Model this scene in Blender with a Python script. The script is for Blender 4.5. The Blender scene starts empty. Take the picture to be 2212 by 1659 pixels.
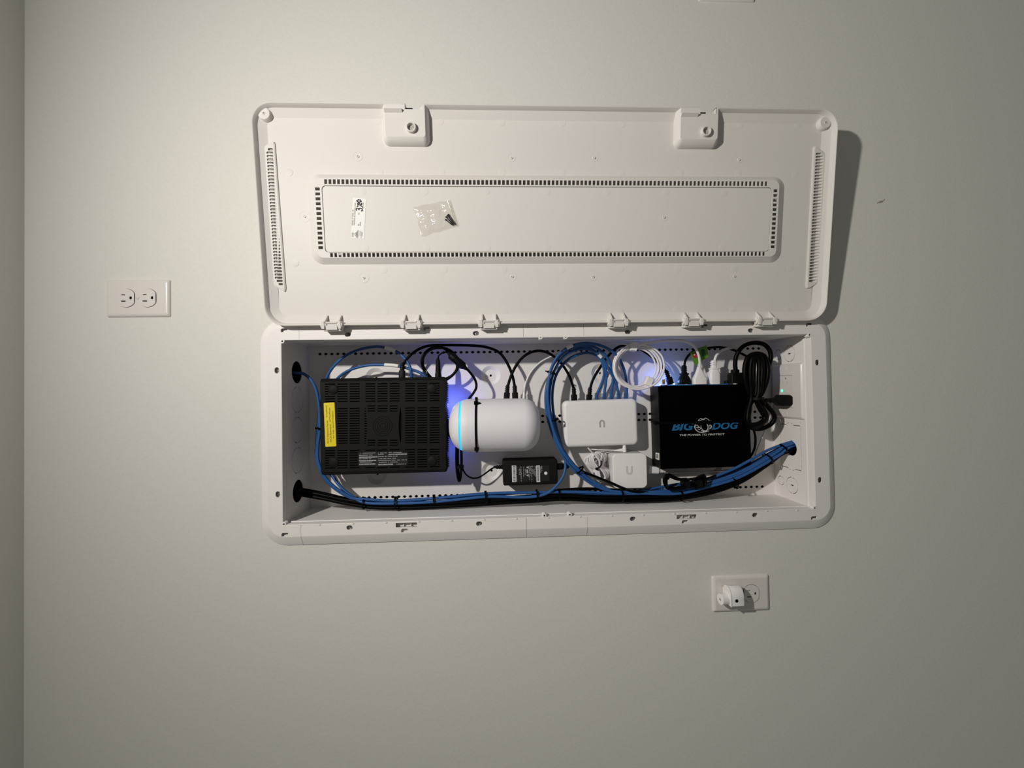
import bpy, math, random
from mathutils import Vector as Vec, Matrix
random.seed(7)
S = bpy.context.scene
COL = S.collection
pi = math.pi

# ---------------------------------------------------------------- camera, world, lamp, exposure
F, CX, CY = 903.1, 1106.0, 829.5
CP = Vec((0.4149, -0.8141, -0.4329))
def rotm(rx, ry, rz):
    return Matrix.Rotation(rz, 3, 'Z') @ Matrix.Rotation(ry, 3, 'Y') @ Matrix.Rotation(rx, 3, 'X')
RM = rotm(math.radians(0.8976), math.radians(0.9791), math.radians(-2.4931))
cam = bpy.data.cameras.new('camera'); cam.sensor_width = 36; cam.lens = F/2212*36
cam.clip_start = 0.01
co = bpy.data.objects.new('camera', cam); COL.objects.link(co)
M4 = Matrix.Identity(4)
for i in range(3):
    M4[i][0] = RM[i][0]; M4[i][1] = RM[i][2]; M4[i][2] = -RM[i][1]; M4[i][3] = CP[i]
co.matrix_world = M4
S.camera = co
S.view_settings.view_transform = 'Standard'; S.view_settings.look = 'None'
S.view_settings.exposure = 0; S.view_settings.gamma = 1; S.view_settings.use_curve_mapping = False
w = bpy.data.worlds.new('world'); S.world = w; w.use_nodes = True
w.node_tree.nodes['Background'].inputs[0].default_value = (1, .98, .94, 1)
w.node_tree.nodes['Background'].inputs[1].default_value = 0.128
LP = Vec((-0.318, -0.95, 0.0))
ld = bpy.data.lights.new('room_lamp', 'AREA'); ld.shape = 'DISK'; ld.size = 0.05
ld.energy = 17.0; ld.color = (1, .97, .915)
lo = bpy.data.objects.new('room_lamp', ld); COL.objects.link(lo)
lo.location = LP
lo.rotation_euler = Vec((.945, .285, -.14)).to_track_quat('-Z', 'Y').to_euler()

# ---------------------------------------------------------------- helpers
def ray(px, py):
    return RM @ Vec(((px-CX)/F, 1, -(py-CY)/F))
def at(px, py, Y):                      # the point of the plane y = Y seen at a pixel
    d = ray(px, py); return CP + d*((Y-CP.y)/d.y)
def onx(px, py, X):
    d = ray(px, py); return CP + d*((X-CP.x)/d.x)
class Fr:                               # a local frame: u, v on the face, w towards the viewer
    def __init__(s, o, u=(1, 0, 0), v=(0, 0, 1)):
        s.o = Vec(o); s.u = Vec(u).normalized(); s.v = Vec(v); s.v = (s.v-s.u*s.v.dot(s.u)).normalized(); s.n = s.u.cross(s.v)
    def p(s, u, v, w=0): return s.o+s.u*u+s.v*v+s.n*w
    def hit(s, px, py, w=0):
        d = ray(px, py); o = s.o+s.n*w; q = CP+d*((o-CP).dot(s.n)/d.dot(s.n))-s.o
        return (q.dot(s.u), q.dot(s.v))
    def turn(s, deg, o=None):
        c, k = math.cos(math.radians(deg)), math.sin(math.radians(deg))
        return Fr(o if o is not None else s.o, s.u*c+s.v*k, s.v*c-s.u*k)
    def at(s, u, v, w=0): return Fr(s.p(u, v, w), s.u, s.v)
def axis_fr(p, d, up=(0, -1, 0)):       # frame whose w runs along d
    d = Vec(d).normalized(); up = Vec(up)
    if abs(up.normalized().dot(d)) > .95: up = Vec((0, 0, 1))
    u = up.cross(d).normalized(); v = d.cross(u)
    f = Fr(p, u, v); return f
def rrect(w, h, r, n=5, cu=0, cv=0):
    r = min(r, w/2-1e-5, h/2-1e-5); out = []
    for (sx, sy, a0) in ((1, 1, 0), (-1, 1, 90), (-1, -1, 180), (1, -1, 270)):
        for k in range(n+1):
            a = math.radians(a0+90*k/n)
            out.append((cu+sx*(w/2-r)+r*math.cos(a), cv+sy*(h/2-r)+r*math.sin(a)))
    return out
def circ(r, n=20, cu=0, cv=0, a0=0):
    return [(cu+r*math.cos(2*pi*k/n+a0), cv+r*math.sin(2*pi*k/n+a0)) for k in range(n)]
class MB:
    def __init__(s): s.v = []; s.f = []
    def quadloft(s, rings, cap0=True, cap1=True, closed=True):
        b = len(s.v); n = len(rings[0])
        for r in rings: s.v += [Vec(p) for p in r]
        for i in range(len(rings)-1):
            for j in range(n if closed else n-1):
                k = (j+1) % n
                s.f.append((b+i*n+j, b+i*n+k, b+(i+1)*n+k, b+(i+1)*n+j))
        if cap0: s.f.append(tuple(b+j for j in range(n))[::-1])
        if cap1: s.f.append(tuple(b+(len(rings)-1)*n+j for j in range(n)))
        return s
    def loft(s, fr, secs, n=5, cap0=True, cap1=True):      # secs: (w, width, height, radius[, cu, cv])
        rings = []
        for q in secs:
            W, a, b_, r = q[:4]; cu, cv = (q[4], q[5]) if len(q) > 4 else (0, 0)
            rings.append([fr.p(u, v, W) for u, v in rrect(a, b_, r, n, cu, cv)])
        return s.quadloft(rings, cap0, cap1)
    def lathe(s, fr, prof, n=24, cap0=True, cap1=True):    # prof: (radius, w)
        return s.quadloft([[fr.p(u, v, W) for u, v in circ(max(r, 1e-5), n)] for r, W in prof], cap0, cap1)
    def box(s, fr, u0, u1, v0, v1, w0, w1, bev=0):
        cu, cv, a, b_ = (u0+u1)/2, (v0+v1)/2, abs(u1-u0), abs(v1-v0)
        f2 = fr.at(cu, cv)
        if bev: secs = [(w0, a, b_, bev), (w1-bev, a, b_, bev), (w1-bev*.3, a-bev*.6, b_-bev*.6, bev), (w1, a-2*bev, b_-2*bev, bev*.6)]; return s.loft(f2, secs, 3)
        return s.quadloft([[f2.p(x*a/2, y*b_/2, W) for x, y in ((-1, -1), (1, -1), (1, 1), (-1, 1))] for W in (w0, w1)])
    def tube(s, pts, r, n=8, close=False, flat=1, steps=0):
        pts = [Vec(p) for p in pts]
        if steps: pts = cr(pts, steps, close)
        N = len(pts); rings = []; up = None
        for i, p in enumerate(pts):
            if close: t = pts[(i+1) % N]-pts[i-1]
            else: t = pts[min(i+1, N-1)]-pts[max(i-1, 0)]
            if t.length < 1e-9: t = Vec((1, 0, 0))
            t.normalize()
            if up is None:
                up = Vec((0, -1, 0)) if abs(t.y) < .9 else Vec((0, 0, 1))
            a = up.cross(t)
            a.normalize(); b_ = t.cross(a); up = b_
            rr = r(i/(N-1)) if callable(r) else r
            rings.append([p+a*(rr*math.cos(2*pi*k/n))+b_*(rr*flat*math.sin(2*pi*k/n)) for k in range(n)])
        if close:
            b0 = len(s.v)
            for q in rings: s.v += q
            for i in range(N):
                for j in range(n):
                    k = (j+1) % n; i2 = (i+1) % N
                    s.f.append((b0+i*n+j, b0+i*n+k, b0+i2*n+k, b0+i2*n+j))
            return s
        return s.quadloft(rings)
    def poly(s, pts):
        b = len(s.v); s.v += [Vec(p) for p in pts]; s.f.append(tuple(range(b, b+len(pts)))); return s
    def grid(s, fn, nu, nv):
        b = len(s.v)
        for j in range(nv+1):
            for i in range(nu+1): s.v.append(Vec(fn(i/nu, j/nv)))
        for j in range(nv):
            for i in range(nu):
                a = b+j*(nu+1)+i; s.f.append((a, a+1, a+nu+2, a+nu+1))
        return s
    def mesh(s, name, org, smooth):
        me = bpy.data.meshes.new(name); me.from_pydata([tuple(v-org) for v in s.v], [], s.f)
        import bmesh
        bm = bmesh.new(); bm.from_mesh(me); bmesh.ops.recalc_face_normals(bm, faces=bm.faces); bm.to_mesh(me); bm.free()
        if smooth:
            for p in me.polygons: p.use_smooth = True
            try: me.set_sharp_from_angle(angle=math.radians(smooth if smooth > 1 else 40))
            except Exception: pass
        return me
def cr(P, steps, close=False):
    out = []; n = len(P)
    for i in range(n if close else n-1):
        if close: p0, p1, p2, p3 = P[i-1], P[i], P[(i+1) % n], P[(i+2) % n]
        else: p0, p1, p2, p3 = P[max(i-1, 0)], P[i], P[i+1], P[min(i+2, n-1)]
        for k in range(steps):
            t = k/steps
            out.append(.5*((2*p1)+(p2-p0)*t+(2*p0-5*p1+4*p2-p3)*t*t+(3*p1-p0-3*p2+p3)*t**3))
    if not close: out.append(P[-1])
    return out
def eval_mesh(cu):
    o = bpy.data.objects.new('t', cu); COL.objects.link(o)
    me = bpy.data.meshes.new_from_object(o.evaluated_get(bpy.context.evaluated_depsgraph_get()))
    v = [x.co.copy() for x in me.vertices]; f = [tuple(p.vertices) for p in me.polygons]
    bpy.data.objects.remove(o); bpy.data.curves.remove(cu); bpy.data.meshes.remove(me)
    return v, f
def plate(mb, fr, loops, w0, w1):       # a sheet with real holes; loops[0] is the outline
    cu = bpy.data.curves.new('c', 'CURVE'); cu.dimensions = '2D'; cu.fill_mode = 'BOTH'; cu.extrude = .5
    for L in loops:
        sp = cu.splines.new('POLY'); sp.points.add(len(L)-1); sp.use_cyclic_u = True
        for q, (u, v) in zip(sp.points, L): q.co = (u*100, v*100, 0, 1)
    v, f = eval_mesh(cu); b = len(mb.v)
    mb.v += [fr.p(q.x/100, q.y/100, w0+(q.z+.5)*(w1-w0)) for q in v]
    mb.f += [tuple(b+i for i in t) for t in f]
    return mb
def text(mb, s, fr, u0, v0, u1, v1, w=.0004, shear=0, bold=0):
    cu = bpy.data.curves.new('f', 'FONT'); cu.body = s; cu.shear = shear; cu.offset = bold; cu.extrude = .01; cu.resolution_u = 3
    v, f = eval_mesh(cu)
    x0, x1 = min(q.x for q in v), max(q.x for q in v); y0, y1 = min(q.y for q in v), max(q.y for q in v)
    b = len(mb.v)
    mb.v += [fr.p(u0+(q.x-x0)/(x1-x0)*(u1-u0), v0+(q.y-y0)/(y1-y0)*(v1-v0), w+(.0001 if q.z > 0 else 0)) for q in v]
    mb.f += [tuple(b+i for i in t) for t in f]
    return mb
def ribbon(mb, fr, pts, wd, w=.0004):
    for (a, b_), (c, d) in zip(pts, pts[1:]):
        w += .000012
        t = Vec((c-a, d-b_)); 
        if t.length < 1e-7: continue
        t.normalize(); e = t*wd*.35; n = Vec((-t.y, t.x))*wd/2
        mb.poly([fr.p(a-e.x+n.x, b_-e.y+n.y, w), fr.p(a-e.x-n.x, b_-e.y-n.y, w), fr.p(c+e.x-n.x, d+e.y-n.y, w), fr.p(c+e.x+n.x, d+e.y+n.y, w)])
    return mb
ORG = {}
def link(o, parent):
    COL.objects.link(o)
    if parent: o.parent = parent
def thing(name, label, cat, loc, group=None):
    o = bpy.data.objects.new(name, None); o.empty_display_size = .01; link(o, None); o.location = loc; ORG[o.name] = Vec(loc)
    o['label'] = label; o['category'] = cat
    if group: o['group'] = group
    return o
def obj(name, mb, mat, parent=None, smooth=40, label=None, cat=None, group=None, kind=None):
    if parent: org = ORG[parent.name]
    else:
        lo_ = Vec([min(v[i] for v in mb.v) for i in range(3)]); hi = Vec([max(v[i] for v in mb.v) for i in range(3)])
        org = Vec(((lo_.x+hi.x)/2, (lo_.y+hi.y)/2, lo_.z))
    me = mb.mesh(name, org, smooth); me.materials.append(mat)
    o = bpy.data.objects.new(name, me); link(o, parent)
    if not parent: o.location = org
    ORG[o.name] = org
    if label: o['label'] = label
    if cat: o['category'] = cat
    if group: o['group'] = group
    if kind: o['kind'] = kind
    return o

# ---------------------------------------------------------------- materials
def mat(name, col, rough=.5, spec=.5, bump=0, scale=800, emit=0, metal=0, vary=0, coat=0, trans=0, ior=1.45):
    m = bpy.data.materials.new(name); m.use_nodes = True; nt = m.node_tree; b = nt.nodes['Principled BSDF']
    I = b.inputs
    I['Base Color'].default_value = (*col, 1); I['Roughness'].default_value = rough
    I['Specular IOR Level'].default_value = spec; I['Metallic'].default_value = metal; I['IOR'].default_value = ior
    I['Coat Weight'].default_value = coat; I['Transmission Weight'].default_value = trans
    if emit: I['Emission Color'].default_value = (*col, 1); I['Emission Strength'].default_value = emit
    tc = nt.nodes.new('ShaderNodeTexCoord')
    if bump or vary:
        nz = nt.nodes.new('ShaderNodeTexNoise'); nz.inputs['Scale'].default_value = scale; nz.inputs['Detail'].default_value = 3
        nt.links.new(tc.outputs['Object'], nz.inputs['Vector'])
        if bump:
            bp = nt.nodes.new('ShaderNodeBump'); bp.inputs['Strength'].default_value = bump; bp.inputs['Distance'].default_value = .001
            nt.links.new(nz.outputs['Fac'], bp.inputs['Height']); nt.links.new(bp.outputs['Normal'], I['Normal'])
        if vary:
            mx = nt.nodes.new('ShaderNodeMix'); mx.data_type = 'RGBA'
            mx.inputs['A'].default_value = (*[c*(1-vary) for c in col], 1); mx.inputs['B'].default_value = (*[min(1, c*(1+vary)) for c in col], 1)
            nt.links.new(nz.outputs['Fac'], mx.inputs['Factor']); nt.links.new(mx.outputs['Result'], I['Base Color'])
    return m
WALL = mat('wall_paint', (.70, .682, .635), .75, .25, .2, 260, vary=.05)
PLAS = mat('white_plastic', (.80, .765, .735), .48, .25, .12, 900, vary=.03)
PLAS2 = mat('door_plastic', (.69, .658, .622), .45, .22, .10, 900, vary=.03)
PLATE = mat('ivory_plate_plastic', (.72, .68, .64), .3, .5)
DEV = mat('satin_white_plastic', (.84, .81, .80), .4, .4, .05, 1500)
DEVC = mat('capsule_white_plastic', (.80, .77, .79), .45, .35, .05, 1500)
WCORD = mat('white_cord', (.80, .77, .78), .35, .5)
BLK = mat('matte_black_plastic', (.0075, .0075, .0065), .6, .16, .1, 1500)
BLK2 = mat('black_metal_case', (.0004, .0004, .0004), .55, .03)
BSIDE = mat('dark_grey_metal', (.012, .011, .009), .5, .2)
BCORD = mat('black_cord', (.0015, .0015, .0015), .42, .10)
BRUB = mat('black_rubber', (.004, .004, .004), .5, .15)
DARK = mat('cavity_dark', (.008, .007, .006), .9, .1)
BLUE = mat('blue_cable_jacket', (.026, .098, .285), .42, .3, vary=.12, scale=90)
YEL = mat('yellow_label', (.78, .62, .02), .45, .4)
PAPER = mat('white_label', (.80, .79, .76), .5, .3)
INK = mat('black_ink', (.01, .008, .012), .6, .2)
GINK_SHADE = mat('grey_ink_and_shade', (.30, .27, .25), .6, .2)  # also the painted shade of the hinge recesses
PINK = mat('pale_print', (.42, .42, .42), .6, .2)
DLAB = mat('dark_label', (.014, .0145, .0135), .5, .3)
BLUEP = mat('blue_print', (.015, .13, .30), .5, .3)
WPRINT = mat('white_print', (.62, .62, .62), .5, .3)
SIL = mat('silver_logo', (.42, .41, .41), .35, .5)
SIL2 = mat('pale_logo', (.62, .60, .60), .35, .5)
STEEL = mat('zinc_screw', (.40, .40, .38), .4, .5, metal=.25)
BAGS = mat('dark_screw_steel', (.03, .026, .026), .4, .4)
GOLD = mat('brass_connector', (.75, .55, .12), .3, .5, metal=.9)
GREEN = mat('green_tag', (.10, .25, .025), .5, .3)
RED = mat('red_print', (.35, .03, .03), .5, .3)
BLUELIT = mat('blue_lit_paint', (.02, .14, .38), .45, .4)  # blue light on the protector's top edge, put into the colour
CYAN = mat('cyan_light_ring', (.0, .47, 1.0), .5, emit=1.1)
LEDB = mat('blue_led', (.05, .12, 1.0), .5, emit=9)
LEDW = mat('pale_blue_led', (.45, .75, 1.0), .5, emit=5)
LEDG = mat('green_led', (.10, .95, .45), .5, emit=1.4)
def film(name, tint, rough, ior):
    m = bpy.data.materials.new(name); m.use_nodes = True
    nt = m.node_tree; nt.nodes.remove(nt.nodes['Principled BSDF'])
    tr = nt.nodes.new('ShaderNodeBsdfTransparent'); tr.inputs[0].default_value = (*tint, 1)
    gl = nt.nodes.new('ShaderNodeBsdfGlossy'); gl.inputs['Roughness'].default_value = rough; gl.inputs[0].default_value = (1, 1, .97, 1)
    lw = nt.nodes.new('ShaderNodeLayerWeight'); lw.inputs[0].default_value = .5
    pw = nt.nodes.new('ShaderNodeMath'); pw.operation = 'POWER'; pw.inputs[1].default_value = 2.2; nt.links.new(lw.outputs['Facing'], pw.inputs[0])
    fz = nt.nodes.new('ShaderNodeMath'); fz.operation = 'MULTIPLY_ADD'; fz.inputs[1].default_value = .55; fz.inputs[2].default_value = ior; nt.links.new(pw.outputs[0], fz.inputs[0])
    mx = nt.nodes.new('ShaderNodeMixShader')
    nt.links.new(fz.outputs[0], mx.inputs[0]); nt.links.new(tr.outputs[0], mx.inputs[1]); nt.links.new(gl.outputs[0], mx.inputs[2])
    nt.links.new(mx.outputs[0], nt.nodes['Material Output'].inputs[0])
    return m
FILM = film('clear_film', (.965, .965, .945), .10, .06)
CLEAR = film('clear_connector', (.80, .86, .92), .12, .06)

# ---------------------------------------------------------------- the setting
X0, X1, Z0, Z1, D = .0165, 1.0466, -.6775, -.3300, .1085
W0 = Fr((0, 0, 0))                      # wall frame: u = x, v = z, w = out of the wall
mb = MB()
plate(mb, W0, [[(-.455, -3.0), (4.5, -3.0), (4.5, 2.6), (-.455, 2.6)], rrect(X1-X0+.012, Z1-Z0+.012, .002, 1, (X0+X1)/2, (Z0+Z1)/2)], -.0127, 0)
wallb = obj('wall_back', mb, WALL, smooth=0, kind='structure')
mb = MB()
cx0, cx1, cz0, cz1, cy1 = -.12, 1.18, -.80, -.20, .24
c = [Vec((x, y, z)) for y in (.0127, cy1) for x, z in ((cx0, cz0), (cx1, cz0), (cx1, cz1), (cx0, cz1))]
mb.poly(c[4:]); 
for i in range(4): mb.poly([c[i], c[(i+1) % 4], c[4+(i+1) % 4], c[4+i]])
obj('wall_cavity', mb, DARK, wallb, 0)
mb = MB()
mb.quadloft([[Vec((-.455, y, z)) for y, z in ((.012, -3), (-3.5, -3), (-3.5, 2.6), (.012, 2.6))],
             [Vec((-.475, y, z)) for y, z in ((.012, -3), (-3.5, -3), (-3.5, 2.6), (.012, 2.6))]])
obj('wall_left', mb, WALL, smooth=0, kind='structure')
# small scuff on the wall right of the cabinet door
mb = MB(); f = Fr(at(1904, 437, 0))
ribbon(mb, f, [(-.009, -.002), (-.003, .002), (.004, .003), (.007, .006)], .0015, .0002); ribbon(mb, f, [(-.004, -.001), (.002, .001)], .002, .00025)
obj('scuff', mb, GINK_SHADE, wallb, 0)

# ---------------------------------------------------------------- enclosure
enc = thing('network_enclosure', 'long white recessed wall cabinet for network gear with its vented door open', 'cabinet', ((X0+X1)/2, 0, Z0))
BK = Fr((0, D, 0))                      # back panel frame, w towards viewer
def diamond(u, v): 
    a, b_ = .0042, .0031
    return [(u-a, v), (u-a*.45, v+b_*.75), (u, v+b_), (u+a*.45, v+b_*.75), (u+a, v), (u+a*.45, v-b_*.75), (u, v-b_), (u-a*.45, v-b_*.75)]
DIMP = [(.158, -.4), (.4087, -.3988), (.6542, -.3974), (.904, -.3974), (.158, -.6101), (.4073, -.6094), (.6542, -.609), (.904, -.609)]
mb = MB()
bands = [(Z1, -.362, (-.3469,)), (-.362, -.470, ()), (-.470, -.4970, (-.4903,)), (-.4970, -.520, (-.5036,)), (-.520, -.648, ()), (-.648, Z0, (-.6595,))]
for zt, zb, rows in bands:
    hl = []
    for vz in rows:
        for k in range(78): hl.append(diamond(.0395+k*.0127, vz))
    for (u, v) in DIMP:
        if zb < v < zt: hl.append(circ(.0215, 32, u, v))
    if rows:                            # strips of eight cells keep the fill clean
        n8 = 13
        for q in range(n8):
            a_ = X0 if q == 0 else .0395+6*q*.0127-.00635; b_ = X1 if q == n8-1 else .0395+6*(q+1)*.0127-.00635
            plate(mb, BK, [[(a_, zb), (b_, zb), (b_, zt), (a_, zt)]]+[h for h in hl if a_ < h[2][0] < b_], -.0015, 0)
    else: plate(mb, BK, [[(X0, zb), (X1, zb), (X1, zt), (X0, zt)]]+hl, -.0015, 0)
obj('back_panel', mb, PLAS, enc, 0)
for (u, v) in DIMP:
    mb = MB(); f = BK.at(u, v)
    mb.lathe(f, [(.0217, 0), (.0205, -.0008), (.0138, -.0055), (.0132, -.006), (.0026, -.006), (.0024, -.011)], 32, False, False)
    obj('mounting_dimple', mb, PLAS, enc, 18)
def arcslots(cu, cv, ru, rv, wd=.0013, gaps=(0, 90, 180, 270), gap=8, n=7, extra=()):
    out = []
    gs = sorted(gaps)
    for i, g in enumerate(gs):
        a0 = g+gap/2; a1 = gs[(i+1) % len(gs)]-gap/2
        if a1 < a0: a1 += 360
        A = [math.radians(a0+(a1-a0)*k/n) for k in range(n+1)]
        out.append([(cu+(ru+wd)*math.cos(a), cv+(rv+wd)*math.sin(a)) for a in A]+[(cu+ru*math.cos(a), cv+rv*math.sin(a)) for a in reversed(A)])
    return out
def rectl(u0, u1, v0, v1): return [(u0, v0), (u1, v0), (u1, v1), (u0, v1)]
# left side panel, facing +x : u = y reversed so that n = +x
LF = Fr((X0, 0, 0), (0, 1, 0), (0, 0, 1))      # n = (0,1,0)x(0,0,1) = +x
hl = []
for i, v in enumerate((-.3885, -.4440, -.5052, -.5665, -.6285)):
    if i in (0, 4): hl.append([(a, b_) for a, b_ in circ(.0225, 36, .0525, v)])
    else: hl += arcslots(.0525, v, .0245, .0250); hl.append(rectl(.051, .0518, v-.004, v+.004))
mb = plate(MB(), LF, [[(-.006, Z0), (D, Z0), (D, Z1), (-.006, Z1)]]+hl, -.0015, 0)
obj('side_panel', mb, PLAS, enc, 0)
RF = Fr((X1, 0, 0), (0, -1, 0), (0, 0, 1))     # n = -x ; u = -y
hr = [circ(.0158, 32, -.0525, -.5660)]
hr += arcslots(-.0510, -.3643, .0155, .0165); hr.append(rectl(-.0560, -.0475, -.3655, -.3632))
hr += arcslots(-.0858, -.3633, .0090, .0100)
hr += arcslots(-.0534, -.6447, .0165, .0165); hr.append(rectl(-.0585, -.0495, -.6460, -.6437))
hr += arcslots(-.0880, -.6420, .0090, .0090)
def segs(pts, wd=.0013):
    out = []
    for (a, b_), (c_, d) in zip(pts, pts[1:]):
        t = Vec((c_-a, d-b_)); t.normalize(); n = Vec((-t.y, t.x))*wd/2; g = t*.0012
        out.append([(a+g.x+n.x, b_+g.y+n.y), (a+g.x-n.x, b_+g.y-n.y), (c_-g.x-n.x, d-g.y-n.y), (c_-g.x+n.x, d-g.y+n.y)])
    return out
hr += segs([(-.0845, -.5060), (-.0845, -.515)]); hr += segs([(-.0240, -.5050), (-.0240, -.514)])
hr += segs([(-.0845, -.5165), (-.0645, -.5165), (-.0645, -.5130), (-.0575, -.5130)]); hr += segs([(-.0535, -.5130), (-.0480, -.5130), (-.0480, -.5165), (-.0240, -.5165)])
hr += segs([(-.0845, -.518), (-.0845, -.535), (-.0845, -.556)]); hr += segs([(-.0845, -.590), (-.0845, -.6085)])
hr += segs([(-.0240, -.518), (-.0240, -.530), (-.0240, -.557), (-.0240, -.584), (-.0240, -.6085)])
hr += segs([(-.0845, -.6090), (-.0620, -.6090), (-.0620, -.6125), (-.0560, -.6125)]); hr += segs([(-.0520, -.6125), (-.0460, -.6125), (-.0460, -.6090), (-.0240, -.6090)])
mb = plate(MB(), RF, [[(.006, Z0), (-D, Z0), (-D, Z1), (.006, Z1)]]+hr, -.0015, 0)
obj('side_panel', mb, PLAS, enc, 0)
for zz, s in ((Z1, 1), (Z0, -1)):
    mb = MB(); f = Fr((0, 0, zz), (1, 0, 0), (0, 1, 0))
    mb.box(f, X0, X1, -.006, D, 0 if s > 0 else -.0015, .0015 if s > 0 else 0)
    obj('top_panel' if s > 0 else 'bottom_panel', mb, PLAS, enc, 0)
# collar: stepped lip inside the opening
def rect3(i, y): return [Vec((X0+i, y, Z0+i)), Vec((X1-i, y, Z0+i)), Vec((X1-i, y, Z1-i)), Vec((X0+i, y, Z1-i))]
mb = MB(); mb.quadloft([rect3(.0001, -.0122), rect3(.0012, -.0118), rect3(.0016, -.004), rect3(.0008, -.0035), rect3(.0008, .006), rect3(.0020, .0066), rect3(.0020, .0105), rect3(.0001, .0112)], False, False)
obj('collar', mb, PLAS, enc, 0)
# trim sections with screw slots
OX0, OX1, OZ0, OZ1 = -.0255, 1.0930, -.7180, -.2895
FX0, FX1, FZ0, FZ1 = -.0095, 1.0755, -.6985, -.3065
YF = .0120
def slot(cu, cv, a=.0058, b_=.0042, vert=False):
    return rrect(2*(b_ if vert else a), 2*(a if vert else b_), b_*.98, 4, cu, cv)
def lslot(cu, cv, up=True):
    return [(cu-.0055, cv-.0035), (cu-.001, cv-.0035), (cu-.0005, cv-.0008), (cu+.0058, cv-.0008), (cu+.0068, cv+.0015), (cu+.0058, cv+.0035), (cu-.0035, cv+.0035), (cu-.0058, cv+.0010)]
SC = [(.1405, -.3216, 1), (.3824, -.3220, 1), (.6775, -.3226, 1), (.9238, -.3225, 1), (.1400, -.6852, 1), (.3829, -.6852, 1), (.6796, -.6852, 1), (.9225, -.6852, 1)]
SV = [(.0090, -.3875), (.0090, -.6193), (1.0575, -.3876), (1.0560, -.6201)]
SL = [(.0225, -.3122), (.2883, -.3121), (.8298, -.3124), (1.0421, -.3122), (.0205, -.6945), (.2414, -.6938), (.7816, -.6938), (1.0413, -.6945)]
LS = [(.2465, -.6835), (.7865, -.6842)]
def rr_ring(x0, x1, z0, z1, r, y, n=8):
    return [(u, v) for u, v in rrect(x1-x0, z1-z0, r, n, (x0+x1)/2, (z0+z1)/2)]
cuts = [-1, .0505, .4735, .5910, 2]
def section(top, a, b_):                # one straight rail piece
    mb = MB(); g = .00025
    a += g; b_ -= g
    z1, zf, zo = (Z1, FZ1, OZ1) if top else (Z0, FZ0, OZ0)
    hs = [slot(u, v) for u, v, _ in SC if (v > -.5) == top and a < u < b_]+[lslot(u, v) for u, v in SL if (v > -.5) == top and a < u < b_]
    if not top: hs += [rectl(u-.0205, u+.0190, v-.0042, v+.0042) for u, v in LS if a < u < b_]
    plate(mb, W0, [rectl(a, b_, min(z1, zf), max(z1, zf))]+hs, YF-.0025, YF)
    zm = zf+(zo-zf)*.12
    rings = [[Vec((x, y, z)) for y, z in ((-YF, zf), (-YF+.0006, zm), (-.0022, zo-(zo-zf)*.03), (0, zo), (0, zf))] for x in (a, b_)]
    mb.quadloft(rings)
    return mb
for top in (True, False):
    for a, b_ in ((.0505, .4735), (.4735, .5910)): obj('trim_rail', section(top, a, b_), PLAS, enc, 30)
def endcap(left):
    mb = MB(); xo, xf, xi = (OX0, FX0, X0) if left else (OX1, FX1, X1); xc = (.0505-.00025) if left else (.5910+.00025)
    s = 1 if left else -1; RF_, RO = .030, .046
    def arc(x, z, r, q, n=8):           # q: corner sign of z
        out = []
        for k in range(n+1):
            t = pi/2*k/n
            out.append((x+s*(r-r*math.cos(t)), z-q*(r-r*math.sin(t))))
        return out
    top_f = arc(xf, FZ1, RF_, 1); bot_f = arc(xf, FZ0, RF_, -1)
    outer = [(xc, FZ1)]+top_f[::-1]+bot_f+[(xc, FZ0), (xc, Z0), (xi, Z0), (xi, Z1), (xc, Z1)]
    inr = lambda u: (u < xc) if left else (u > xc)
    hs = [slot(u, v) for u, v, _ in SC if inr(u)]+[lslot(u, v) for u, v in SL if inr(u)]+[slot(u, v, vert=True) for u, v in SV if inr(u)]
    if not left: hs += [rectl(u-.0205, u+.0190, v-.0042, v+.0042) for u, v in LS if inr(u)]
    plate(mb, W0, [outer]+hs, YF-.0025, YF)
    fl = [(xc, FZ1)]+top_f[::-1]+bot_f+[(xc, FZ0)]
    ol = [(xc, OZ1)]+arc(xo, OZ1, RO, 1)[::-1]+arc(xo, OZ0, RO, -1)+[(xc, OZ0)]
    lerp = lambda t: [((1-t)*a[0]+t*b_[0], (1-t)*a[1]+t*b_[1]) for a, b_ in zip(fl, ol)]
    R_ = [[Vec((u, y, v)) for u, v in L] for L, y in ((fl, -YF), (lerp(.12), -YF+.0006), (lerp(.97), -.0022), (ol, 0))]
    mb.quadloft(R_, False, False, closed=False)
    return mb
obj('trim_end', endcap(True), PLAS, enc, 30); obj('trim_end', endcap(False), PLAS, enc, 30)
# recess behind every slot, screw in most of them
for q, a_, b_ in [(q[:2], .0085, .0055) for q in SC]+[(q, .0055, .0085) for q in SV]+[(q, .008, .005) for q in SL]:
    mb = MB(); mb.box(W0, q[0]-a_, q[0]+a_, q[1]-b_, q[1]+b_, .0040, .0048); obj('slot_backing', mb, PLAS, enc, 0)
for u, v in LS:
    mb = MB(); mb.box(W0, u-.021, u+.0195, v-.0055, v+.0055, .0010, .0018)
    mb.box(W0, u-.008, u-.0065, v-.004, v+.004, .0018, .0070); mb.box(W0, u+.006, u+.0075, v-.004, v+.004, .0018, .0070)
    obj('latch_socket', mb, PLAS, enc, 0)
def screw(u, v, w_, r=.0034):
    mb = MB(); f = W0.at(u, v, w_).turn(random.uniform(0, 90))
    mb.lathe(f, [(r, -.002), (r, .0002), (r*.8, .0008), (r*.3, .0011)], 14)
    obj('screw', mb, STEEL, enc, 40)
    mb = MB(); mb.box(f, -r*.65, r*.65, -.0004, .0004, .0009, .0013); mb.box(f, -.0004, .0004, -r*.65, r*.65, .0009, .0013)
    obj('screw_recess', mb, DARK, enc, 0)
for u, v, _ in SC: screw(u+.0008, v, .0062, .0036)
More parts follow.
